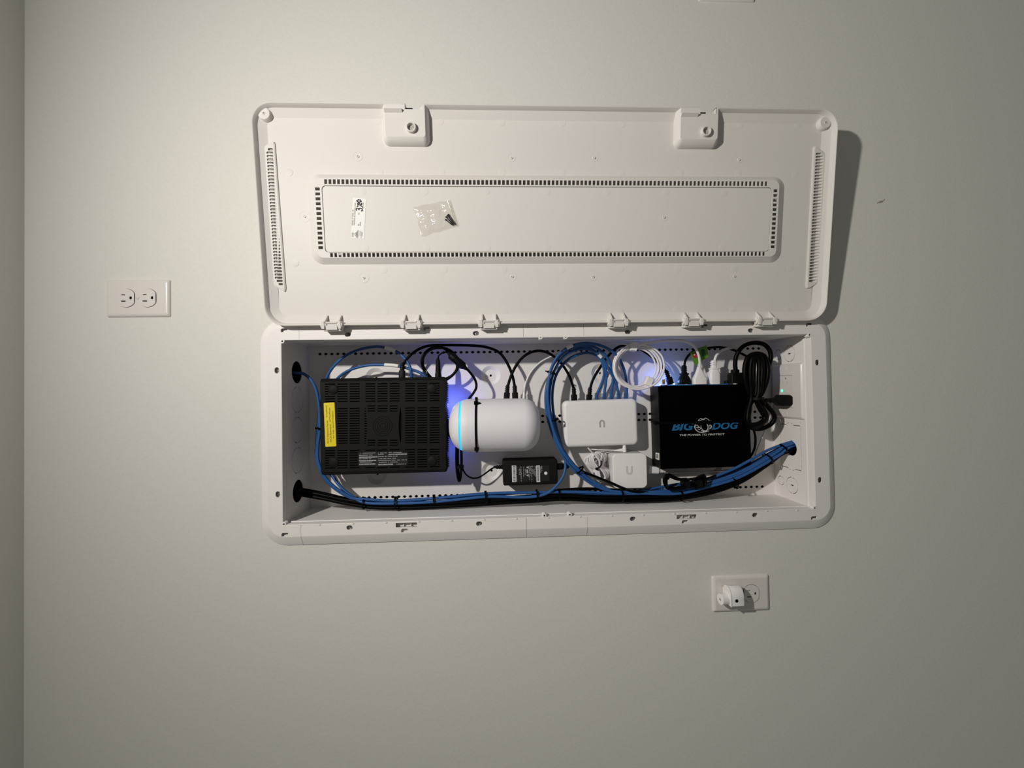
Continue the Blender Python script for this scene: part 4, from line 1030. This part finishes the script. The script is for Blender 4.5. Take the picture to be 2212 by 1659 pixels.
# patch cables
def patch(label, pts, r=.0030, b0=True, b1=True, m=BCORD):
    P = P3(pts); pa_ = []
    if b0: pa_.append(('plug_boot', boot(P[0], P[1]-P[0]), BRUB))
    if b1: pa_.append(('plug_boot', boot(P[-1], P[-2]-P[-1]), BRUB))
    return cord('patch_cable', label, 'cable', P, r, m, parts=pa_)
patch('black patch cable in a low arch from the router to the capsule console', [(868.5, 817, .052), (869, 795, .052), (877, 778, .055), (893, 762, .058), (912, 751, .060), (935, 746, .062), (985, 745.5, .062), (1030, 747, .062), (1058, 752, .062), (1080, 763, .062), (1096, 785, .062), (1107, 812, .062), (1112, 838, .062), (1113, 864, .060)])
patch('black patch cable arching from the capsule console to the switch left plug', [(1094, 864, .060), (1096, 840, .060), (1104, 812, .060), (1118, 785, .061), (1137, 766, .062), (1160, 758, .064), (1183, 762, .067), (1207, 779, .072), (1226, 805, .078), (1237, 832, .081), (1240, 852, .082), (1240.5, 868, .083)])
patch('black patch cable from the switch second black plug behind the white coil', [(1272, 868, .083), (1274, 845, .082), (1281, 820, .080), (1297, 793, .082), (1313, 770, .084), (1332, 752, .087), (1352, 746, .090), (1375, 750, .093), (1400, 765, .092), (1422, 783, .088), (1437, 800, .080), (1444, 815, .075), (1449, 830, .073)])
# router dc cable with ferrite
P = P3([(935, 822, .060), (920, 806, .058), (911, 785, .056), (916, 765, .055), (932, 752, .054), (950, 749, .054), (964, 756, .052), (975, 768, .050), (985, 777, .050), (1002, 792, .050), (1014, 803, .052), (1026, 820, .055), (1029, 836, .056), (1022, 850, .058), (1014, 860, .058), (1012, 872, .062)])
fr_ = axis_fr(at(973, 767, .050), at(1004, 794, .050)-at(973, 767, .050)); L = (at(1004, 794, .050)-at(973, 767, .050)).length
mf = MB(); mf.lathe(fr_, [(.0030, -.006), (.0042, -.002), (.0070, 0), (.0082, .002), (.0082, L*.33), (.0074, L*.34), (.0074, L*.38), (.0082, L*.39), (.0082, L*.44), (.0074, L*.45), (.0074, L*.50), (.0082, L*.51), (.0082, L*.86), (.0070, L*.9), (.0045, L), (.0030, L+.006)], 16)
cord('power_cable', 'black cord with a fat ferrite core, coming down to the capsule console', 'cord', P, .0026, BCORD, parts=(('ferrite_core', mf, BRUB),))
P = P3([(946.5, 818, .050), (946.5, 775, .050), (949, 767, .050), (957, 761.5, .050), (966, 761.5, .052), (976, 768, .056), (984, 780, .060), (986, 795, .062), (978, 808, .064), (965, 816, .066), (945, 822, .070)])
mf = MB(); mf.lathe(axis_fr(P[0], (0, 0, 1)), [(.0062, -.001), (.0062, .010), (.0056, .012), (.0052, .020), (.0048, .030), (.0040, .038), (.0030, .0395), (.0024, .043)], 14)
for k in range(4): mf.box(Fr(P[0]+Vec((0, -.0045, .014+k*.006))), -.0022, .0022, 0, .0030, -.0015, .0012)
cord('power_cable', 'black cord with a long barrel plug standing in the top of the router', 'cord', P, .0017, BCORD, parts=(('barrel_plug', mf, BRUB),))
cord('power_cable', 'thick black cord ring looping above the right end of the router', 'cord', [(935, 820, .066), (921, 804, .064), (913, 786, .062), (916, 768, .060), (930, 755, .059), (950, 751, .058), (972, 757, .058), (987, 773, .060), (989, 793, .062), (979, 809, .064), (962, 822, .068)], .0030, BCORD)
# brick cord and its tied coil
Z_ = bz(0, 492)[1]
cord('power_cable', 'thin black cord sagging from the tied coil to the left end of the power brick', 'cord',
     [g3.p(-BW/2-.018, Z_, -.012), (1060, 1014, .078), (1048, 1023, .075), (1035, 1031, .072), (1022, 1033, .070), (1010, 1028, .068), (1002, 1018, .066), (997, 1004, .066)], .0017, BCORD)
def coil(name, label, cat, centre, rx, rz, turns, r, m, depth, y0, sway=.15, tilt=0, seg=26, group=None, pinch=0, parts=(), top=None):
    t = thing(name, label, cat, (centre.x, centre.y, centre.z-rz), group)
    mb = MB(); rs = random.Random(hash(label) % 1000 if False else len(label)); ct, st = math.cos(tilt), math.sin(tilt)
    for k in range(turns):
        kx = rx*(1-sway*(k/max(1, turns-1))*1)*rs.uniform(.96, 1.04); kz = rz*(1-sway*.4*rs.random())
        ox = rs.uniform(-1, 1)*rx*.06; oy = y0+depth*k/max(1, turns-1)
        P = []
        for j in range(seg):
            a = 2*pi*j/seg
            x = kx*math.cos(a); z = kz*math.sin(a)
            if pinch: x *= (1-pinch*math.exp(-(z/rz*2.6+.25)**2))
            P.append(Vec((centre.x+ox+x*ct-z*st, oy, centre.z+x*st+z*ct)))
        mb.tube(P, r, 8, True)
    obj('cord_loops', mb, m, t, 60)
    for pn, pm, pmat in parts: obj(pn, pm, pmat, t, 40)
    return t
def band(c, rx, ry, h, ax=(0, 0, 1)):
    mb = MB(); fr = axis_fr(c, ax); n = 24
    mb.quadloft([[fr.p(rx*s*math.cos(2*pi*k/n), ry*s*math.sin(2*pi*k/n), W_) for k in range(n)] for s, W_ in ((.9, -h/2), (1, -h/2*.9), (1, h/2*.9), (.9, h/2))]); return mb
c = at(992.5, 1002, .062)
coil('cord_coil', 'black cord folded in a narrow vertical coil below the capsule console', 'cord', Vec((c.x, 0, at(992, 990, .060).z)), .0060, .048, 4, .0019, BCORD, .010, .054, .5, parts=(('coil_tie', band(at(993, 1008, .059), .0088, .0098, .006), BRUB),))
mb = MB(); cc = [at(965, 905, .070), at(967, 925, .072), at(972, 940, .072), at(982, 955, .070)]; 
cord('power_cable', 'black cord end showing between the router and the capsule console', 'cord', cc, .0035, BCORD)
# white capsule cable into coil
P = P3([(1131, 866, .062), (1132, 848, .062), (1136, 826, .062), (1148, 802, .063), (1168, 782, .065), (1190, 770, .069), (1215, 757, .074), (1250, 747, .080), (1290, 743, .080), (1330, 742, .070), (1358, 744, .058)])
mf = MB(); mf.loft(axis_fr(P[0], P[1]-P[0]), [(-.001, .0052, .0045, .002), (.014, .0050, .0042, .002), (.019, .0036, .0032, .0015)], 3)
cord('power_cable', 'thin white cord rising from the capsule console towards the white coil', 'cord', P, .0017, WCORD, parts=(('white_plug', mf, DEV),))
cc = at(1381, 792, .048)
wt = []
for px, py, an in ((1371, 748, .15), (1404, 824, 1.0)):
    q = at(px, py, .040); mb = MB(); fr = Fr(Vec((q.x, .050, q.z))).turn(-10 if an < .5 else -25)
    mb.loft(fr, [(-.009, .0140, .0185, .002), (-.007, .0155, .0195, .002), (.007, .0150, .0190, .002), (.0095, .0120, .0165, .002)], 4); wt.append(('coil_wrap', mb, DEV))
ct_ = thing('cord_coil', 'round white cord coil held by two white wraps, right of the blue cables', 'cord', (cc.x, .05, cc.z-.05))
mb = MB()
ins = [(1, 0), (.93, .3), (.86, -.2), (.78, .1), (.97, -.4)]
for k, (s, o_) in enumerate(ins):
    PP = []
    for j in range(40):
        a = 2*pi*j/40; rx = .0525*s*(1+.03*math.sin(a*2+k)); rz = .0475*(s**.7)*(1+.025*math.cos(a*3+k*2))
        PP.append(Vec((cc.x-.002+rx*math.cos(a)+(1-s)*-.010, .042+k*.0036+.003*math.sin(a+k), cc.z-(1-s)*.004+rz*math.sin(a))))
    mb.tube(PP, .0020, 8, True)
obj('cord_loops', mb, WCORD, ct_, 60)
for pn, pm, pmat in wt: obj(pn, pm, pmat, ct_, 40)
# plugs on top of the protector
def plug(px, py, y, secs, m, extra=None):
    q = at(px, py, y); mb = MB(); fr = Fr(q, (1, 0, 0), (0, 1, 0)); fr = axis_fr(q, (0, 0, 1)); mb.loft(fr, secs, 4); return mb
def ridge_secs(z0, n, a, b_, step):
    out = []
    for k in range(n): out += [(z0+k*step, a, a*.8, a*.3), (z0+k*step+step*.5, a, a*.8, a*.3), (z0+k*step+step*.5, b_, b_*.8, b_*.3), (z0+(k+1)*step, b_, b_*.8, b_*.3)]
    return out
pz = .072
s1 = [(-.001, .0260, .016, .004), (.004, .0262, .017, .004), (.012, .0210, .015, .004), (.019, .0135, .013, .004), (.020, .0180, .015, .004), (.0225, .0180, .015, .004), (.023, .0115, .010, .003)]+ridge_secs(.024, 4, .0115, .0095, .0036)+[(.040, .008, .007, .003)]
cord('power_cable', 'black cord with a bell-shaped plug left of the white flared plug', 'cord', [(1478.5, 800, pz), (1479, 785, pz), (1483, 774, pz+.004), (1491, 764, pz+.008), (1500, 758, pz+.012), (1515, 754, pz+.014), (1535, 751, .086), (1555, 750, .088), (1578, 754, .088), (1600, 763, .086), (1615, 771, .080)], .0026, BCORD,
     parts=(('ridged_plug', plug(1478.5, 829, pz, s1, BRUB), BRUB),))
s2 = [(-.001, .0290, .014, .004), (.011, .0290, .014, .004), (.022, .0175, .011, .004), (.032, .0095, .008, .003), (.036, .0085, .006, .003)]
cord('power_cable', 'white flat cord from the white coil bending down to the white flared plug', 'cord', [(1378, 746, .044), (1392, 742, .044), (1425, 737, .046), (1455, 735.5, .050), (1478, 737, .054), (1494, 744, .058), (1504, 755, .060), (1510, 770, .061), (1512, 790, .062), (1511, 800, .063)], .0032, WCORD, flat=.62,
     parts=(('flared_plug', plug(1511, 829, .064, s2, DEV), DEV),))
s3 = [(-.001, .0215, .016, .004), (.006, .0235, .017, .005), (.022, .0235, .017, .005), (.030, .0170, .014, .005), (.031, .0190, .016, .005), (.034, .0190, .016, .005), (.035, .0115, .011, .004)]+ridge_secs(.036, 3, .0135, .0105, .0046)+[(.051, .007, .007, .003)]
cord('power_cable', 'white cord with a round ridged plug right of the flared white plug', 'cord', [(1544, 790, .070), (1544.5, 776, .070), (1549, 766, .073), (1558, 758, .078), (1572, 753, .084), (1590, 752, .090), (1607, 758, .093)], .0030, WCORD,
     parts=(('ridged_plug', plug(1542.5, 829, .070, s3, DEV), DEV),))
s4 = [(-.001, .0265, .020, .003), (.016, .0265, .020, .003), (.0215, .0240, .018, .003), (.022, .0150, .014, .004), (.028, .0150, .014, .004), (.029, .0110, .011, .004)]
thick = [(1589, 800, .068), (1588, 785, .068), (1591, 768, .066), (1601, 752, .062), (1616, 743, .058), (1635, 740.5, .055), (1652, 745, .052), (1663, 758, .050), (1665, 774, .050), (1660, 790, .052), (1652, 806, .056), (1643, 825, .058)]
cord('power_cable', 'thick black cord arching from the big black plug into the hanging coil', 'cord', thick, .0045, BCORD, n=10, parts=(('square_plug', plug(1588.5, 827, .068, s4, BRUB), BRUB),))
# coax connector
q = at(1433.5, 829, .070); mb = MB(); mb.lathe(axis_fr(q, (0, 0, 1)), [(.0030, -.001), (.0030, .0030), (.0036, .0032), (.0036, .0062), (.0030, .0064), (.0030, .0090), (.0020, .0094)], 8)
obj('coax_connector', mb, GOLD, None, 40, label='small gold threaded connector at the left end of the black box top', cat='connector')
# green tag
tg = thing('paper_tag', 'small folded green tag hanging behind the white flared plug cord', 'tag', at(1505, 786, .074))
def tagpoly(pts, y): return [at(px, py, y) for px, py in pts]
A_ = tagpoly(((1340+1110/7.373, 700+455/7.373), (1340+1250/7.373, 700+400/7.373), (1340+1300/7.373, 700+585/7.373), (1340+1185/7.373, 700+660/7.373)), .074)
B_ = tagpoly(((1340+1235/7.373, 700+385/7.373), (1340+1375/7.373, 700+340/7.373), (1340+1405/7.373, 700+520/7.373), (1340+1275/7.373, 700+600/7.373)), .078)
for L_, nm in ((A_, 'tag_leaf'), (B_, 'tag_leaf')):
    mb = MB(); mb.quadloft([[p+Vec((0, dy, 0)) for p in L_] for dy in (0, .0006)]); obj(nm, mb, GREEN, tg, 0)
mb = MB(); q = at(1340+1190/7.373, 700+500/7.373, .0736); mb.lathe(Fr(q), [(.0060, 0), (.0058, .0003)], 18); obj('red_seal', mb, RED, tg, 0, label='red round print')
mb = MB(); mb.lathe(Fr(at(1340+1182/7.373, 700+488/7.373, .0730)), [(.0020, 0), (.0018, .0002)], 14); obj('seal_print', mb, WPRINT, tg, 0)
mb = MB(); q = at(1340+1325/7.373, 700+460/7.373, .0776); mb.box(Fr(q).turn(10), -.0035, .0035, -.007, .008, 0, .0003); obj('dark_print', mb, mat('dark_green_print', (.02, .07, .03), .6), tg, 0)
# hanging black coil at the right
def loopset(mb, defs, r, n=10):
    for pts in defs: mb.tube([Vec(p) for p in P3(pts)], r, n, True, steps=5)
hc = thing('cord_coil', 'heavy black cord coil tied at its waist beside the green-lit outlet', 'cord', at(1640, 925, .06))
mb = MB(); rs = random.Random(4)
def lobe(ox, oy, wx, wl, y, s):
    return [(1637+ox, 766+s+oy, y), (1650+ox+wx, 776+s, y), (1657+ox+wx, 800, y), (1652+ox+wx*.6, 830, y-.002), (1643+ox*.5, 860, y-.004),
            (1636+ox*.4, 882, y), (1644+ox*.5-wx*.3, 905, y), (1640+ox*.6, 920-s*.5, y), (1625+ox*.7, 921-s*.5, y), (1615+ox-wl*.4, 905, y), (1618+ox*.7-wl*.3, 880, y+.002), (1624+ox*.3, 858, y+.003),
            (1617+ox*.5, 835, y+.002), (1607+ox-wl, 800, y), (1608+ox-wl, 778+s, y), (1622+ox, 766+s, y)]
def lobe2(k, y):
    t = 25-8.2*k; l_ = 27-3.5*k
    return [(1634, 764+k*3, y), (1634+t*.7, 770+k*2, y), (1634+t, 795, y), (1634+t*.9, 822, y-.002), (1636+t*.42, 848, y-.004), (1636-k, 864, y-.002),
            (1640+l_*.35-k*2, 884, y), (1642+l_*.5, 903, y), (1636+l_*.2, 919-k*2, y), (1622, 922-k*2, y), (1612+k*2, 906, y), (1614+k*2, 884, y+.002), (1624-k, 864, y+.003),
            (1630-t*.55, 845, y+.002), (1633-t*.95, 818, y), (1634-t, 792, y), (1634-t*.7, 771+k*2, y)]
loopset(mb, [lobe2(0, .044), lobe2(1, .050), lobe2(2, .046), lobe2(0, .058), lobe2(1.5, .039), lobe2(2.3, .040)], .0047)
obj('cord_loops', mb, BCORD, hc, 60)
mb = MB(); loopset(mb, [[(1640, 862, .046), (1648, 866, .044), (1660, 880, .044), (1672, 895, .048), (1672, 908, .050), (1660, 920, .054), (1640, 927, .056), (1622, 923, .056), (1612, 905, .056), (1617, 880, .052), (1628, 862, .050)]], .0046); obj('cord_loops', mb, BCORD, hc, 60)
mb = band(at(1632, 861, .048), .0150, .0190, .006); obj('coil_tie', mb, BRUB, hc, 40)
# outlet plug of that coil
Pw = Vec((X1-.0068, .0560, -.4740))
P = P3([(1632, 868, .046), (1640, 862, .042), (1650, 862, .042), (1660, 864, .046)]); d_ = Vec((-1, 0, -.0))
q = onx(1700, 866, X1-.0068)
plugp = Vec((X1-.0068, .0500, -.4640)); 
mf = MB(); fr = axis_fr(plugp, (-1, -.10, .02)); mf.loft(fr, [(0, .020, .026, .003), (.004, .024, .026, .004), (.020, .024, .025, .005), (.027, .016, .017, .005), (.032, .0115, .012, .004), (.042, .010, .010, .004)], 4)
cord('power_cable', 'short black cord with a blocky plug pushed into the green-lit outlet', 'cord', [fr.p(0, 0, .040), fr.p(0, .000, .052), (1650, 872, .040), (1642, 866, .040), (1634, 862, .042)], .0044, BCORD, n=10, parts=(('outlet_plug', mf, BRUB),))
cord('power_cable', 'thin black cord curving down from the heavy coil along the large black box', 'cord', [(1618, 905, .075), (1623, 918, .076), (1629, 932, .078), (1632, 950, .080), (1630, 968, .082), (1624, 982, .085), (1616, 992, .088)], .0024, BCORD)
cord('power_cable', 'thin grey-white cord running low behind the black box to the right', 'cord', [(1432, 1019, .088), (1440, 1021, .088), (1465, 1021, .090), (1500, 1019, .092), (1540, 1018, .094), (1580, 1014, .096), (1622, 1002, .098), (1634, 975, .100), (1646, 945, .100), (1662, 905, .100), (1668, 870, .098)], .0017, WCORD)
# white plug right of adapter
t = thing('white_plug', 'white ridged plug at the right side of the square white adapter', 'plug', at(1420, 1025, .088))
q = at(1403, 1014, .086); mb = MB(); fr = axis_fr(q, (1, 0, -.12)); mb.loft(fr, [(-.004, .0170, .0180, .003), (.008, .0150, .0165, .003), (.018, .0140, .0160, .003), (.0185, .0100, .0100, .003)], 4); obj('plug_body', mb, DEV, t, 40)
mb = MB(); mb.loft(fr, [(s_, a_, a_, a_*.4) for k in range(4) for s_, a_ in ((.0190+k*.0042, .0120-k*.0012), (.0210+k*.0042, .0120-k*.0012), (.0212+k*.0042, .0075), (.0230+k*.0042, .0075))], 4); obj('cord_relief', mb, DEV, t, 40)
# white plug between switch and adapter, and its cord bundle
P = P3([(1350, 968, .080), (1349, 975, .080)])
mf = MB(); mf.lathe(axis_fr(at(1349, 976, .078), (0, 0, 1)), [(.0042, 0), (.0042, .009), (.0036, .0095), (.0036, .016)], 14); mf.lathe(axis_fr(at(1348, 972, .078), (-1, 0, -.04)), [(.0040, 0), (.0034, .008), (.0022, .015), (.0014, .022)], 12)
cord('power_cable', 'thin white cord with an angled plug under the white switch', 'cord', [at(1328, 972.5, .078), at(1305, 972, .080), at(1288, 971.5, .084), at(1275, 970, .090)], .0012, WCORD, parts=(('angled_plug', mf, DEV),))
wb = thing('cord_coil', 'bunched thin white cord tied in black, left of the square white adapter', 'cord', at(1295, 1040, .08))
def wl_(a, b_, w_, y, tilt): return a
mb = MB(); rs = random.Random(9)
c1 = Vec((1294, 1010)); dirv = Vec((.36, .93)); nrm = Vec((.93, -.36))
for k in range(9):
    L1 = rs.uniform(27, 34); L2 = rs.uniform(26, 34); w1 = 5+k*2.3; w2 = 5+k*2.1; y = .070+.0035*k; pts = []
    for t_, s_ in ((0, .5), (-.45, 1), (-.85, .9), (-1, 0), (-.85, -.9), (-.45, -1), (0, -.5), (.45, -.9), (.85, -.9), (1, 0), (.85, .9), (.45, 1)):
        LL_ = L1 if t_ < 0 else L2; ww = w1 if t_ < 0 else w2
        p = c1+dirv*(LL_*t_)+nrm*(ww*s_); pts.append((p.x+rs.uniform(-1, 1), p.y, y))
    mb.tube(P3(pts), .0018, 8, True, steps=4)
obj('cord_loops', mb, WCORD, wb, 60)
mb = MB(); mb.tube(P3([(1270, 967, .070), (1276, 974, .070), (1284, 982, .072), (1292, 992, .072), (1298, 1000, .072)]), .0015, 6, steps=5); mb.tube(P3([(1301, 979, .068), (1300, 986, .068), (1298, 994, .070)]), .0015, 6, steps=5); obj('loose_end', mb, WCORD, wb, 60)
P = P3([(1288, 1014, .078), (1287, 1012, .068), (1293, 1010, .066), (1299, 1004, .067), (1300, 998, .072), (1298, 997, .090), (1289, 1010, .094)])
mb = MB(); mb.tube(P, .0014, 6, True, steps=4); q = at(1290, 1012.5, .066); mb.box(Fr(q), -.0026, .0026, -.0026, .0026, -.002, .002); obj('coil_tie', mb, BRUB, wb, 60)
# black tied cord at the bottom, in front of the blue cables
bt = thing('cord_coil', 'black cord bundle tied with wide straps, lying under the black box', 'cord', at(1480, 1060, .05))
mb = MB()
for k in range(6):
    y = .042+k*.0045; e = k*1.2
    mb.tube(P3([(1434+e, 1040-k, y), (1437+e, 1028+e, y), (1447, 1025+e*.8, y), (1462, 1033+e*.4, y), (1480, 1036, y), (1500, 1034, y), (1512, 1029+e*.6, y), (1521-e, 1027+e, y), (1525-e, 1038, y), (1521-e, 1050-e*.5, y), (1500, 1051-e*.4, y), (1478, 1052-e*.3, y), (1460, 1056-e*.5, y), (1442, 1055-e*.6, y)]), .0026, 8, True, steps=4)
obj('cord_loops', mb, BCORD, bt, 60)
for px, py, h in ((1480, 1044, .010), (1506, 1043, .011)):
    mb = band(at(px, py, .053), .0112, .0150, h, (1, 0, .0)); obj('coil_strap', mb, BRUB, bt, 40)
cord('power_cable', 'black cord from the tied bundle rising beside the black box to the right', 'cord', [(1520, 1036, .052), (1540, 1030, .058), (1565, 1022, .066), (1592, 1014, .076), (1614, 1004, .086)], .0026, BCORD)

# ---------------------------------------------------------------- cable ties
def tie(px, py, y, ang, rx, ry, label, head=(0, 1)):
    c = at(px, py, y); d = Vec((math.cos(ang), 0, math.sin(ang))); fr = axis_fr(c, d)     # u, v across the bundle
    t = thing('cable_tie', label, 'cable tie', c-Vec((0, 0, rx)), 'small black ties on the cable runs')
    up = Vec((-math.sin(ang), 0, math.cos(ang)))
    # fr.v or fr.u may be the vertical one
    U = up; V = Vec((0, -1, 0)); n = 20
    mb = MB(); rings = []
    for k in range(n+1):
        a = 2*pi*k/n; o_ = U*(math.cos(a)*rx)+V*(math.sin(a)*ry); o2 = U*(math.cos(a)*(rx+.0011))+V*(math.sin(a)*(ry+.0011))
        rings.append([c+o_-d*.0016, c+o2-d*.0016, c+o2+d*.0016, c+o_+d*.0016])
    mb.quadloft(rings, False, False); obj('strap', mb, BCORD, t, 40)
    hp = c+U*(head[0]*rx)+V*(head[1]*ry); hf = Fr(hp, d, U)
    mb = MB(); mb.box(hf, -.0024, .0024, -.0024, .0024, -.001, .0030, .0005); 
    obj('tie_head', mb, BCORD, t, 40)
    if head[0] and 'arch above' in label:
        mb = MB(); mb.box(Fr(c+U*(head[0]*(rx+.0035)), d, U), -.0012, .0012, -.0035, .0035, -.0005, .0005); obj('tail', mb, BCORD, t, 40)
T_ = [(856, 1087, .061, .05, .0125, .013, 'black tie on the bottom bundle under the middle of the router', (1, .3)),
      (787, 1087, .062, -.1, .0110, .012, 'black tie on the bottom bundle below the left end of the router', (1, .2)),
      (938, 1078, .058, .08, .0068, .008, 'black tie round only the blue cables below the right end of the router', (1, 0)),
      (1050, 1074, .061, .08, .0120, .013, 'black tie on the bottom bundle left of the power brick', (1, .4)),
      (1160, 1070, .058, .06, .0115, .013, 'black tie on the bottom bundle below the power brick', (-1, .2)),
      (1207, 1069, .060, .02, .0115, .013, 'black tie just right of the power brick on the bottom bundle', (1, .2)),
      (1342, 1071, .060, -.02, .0115, .014, 'black tie on the bottom bundle below the square adapter', (0, 1)),
      (1470, 1070, .060, .1, .0105, .014, 'black tie below the tied black cord bundle', (0, 1)),
      (1585, 1042, .060, .42, .0115, .014, 'black tie on the fanned cables below the right corner of the black box', (-1, .2)),
      (1658, 990, .058, .55, .0105, .013, 'black tie nearest the cable knot left of the right hole', (-1, .3)),
      (1690, 969, .052, .45, .0085, .012, 'black tie right at the mouth of the right hole', (1, 0)),
      (1193, 806, .054, 1.25, .0085, .011, 'black tie on the blue arch above the switch', (1, 0)),
      (1197, 907, .056, 1.85, .0090, .011, 'black tie on the descending blue cables left of the switch', (0, 1)),
      (1252, 1015, .056, 2.30, .0085, .011, 'black tie on the blue cables between power brick and white bunched cord', (-1, 0)),
      (690, 925, .058, 1.5, .0055, .009, 'black tie on the blue cables beside the yellow label', (1, 0))]
for a in T_: tie(*a)

# ---------------------------------------------------------------- light given off by the small lamps
def glow(name, p, e, col, size):
    l = bpy.data.lights.new(name, 'POINT'); l.energy = e; l.color = col; l.shadow_soft_size = size
    o = bpy.data.objects.new(name, l); COL.objects.link(o); o.location = p
glow('router_led_light', (ru1+.007, .074, -.462), .090, (.10, .13, 1.0), .006)
glow('router_led_light', (ru1+.007, .074, -.565), .010, (.10, .13, 1.0), .006)
q = at(1427, 823, .085); glow('box_led_light', (q.x, .086, q.z+.003), .045, (.08, .17, 1.0), .003)
q = at(1457, 826, .085); glow('box_led_light', (q.x, .080, q.z+.003), .012, (.25, .55, 1.0), .003)
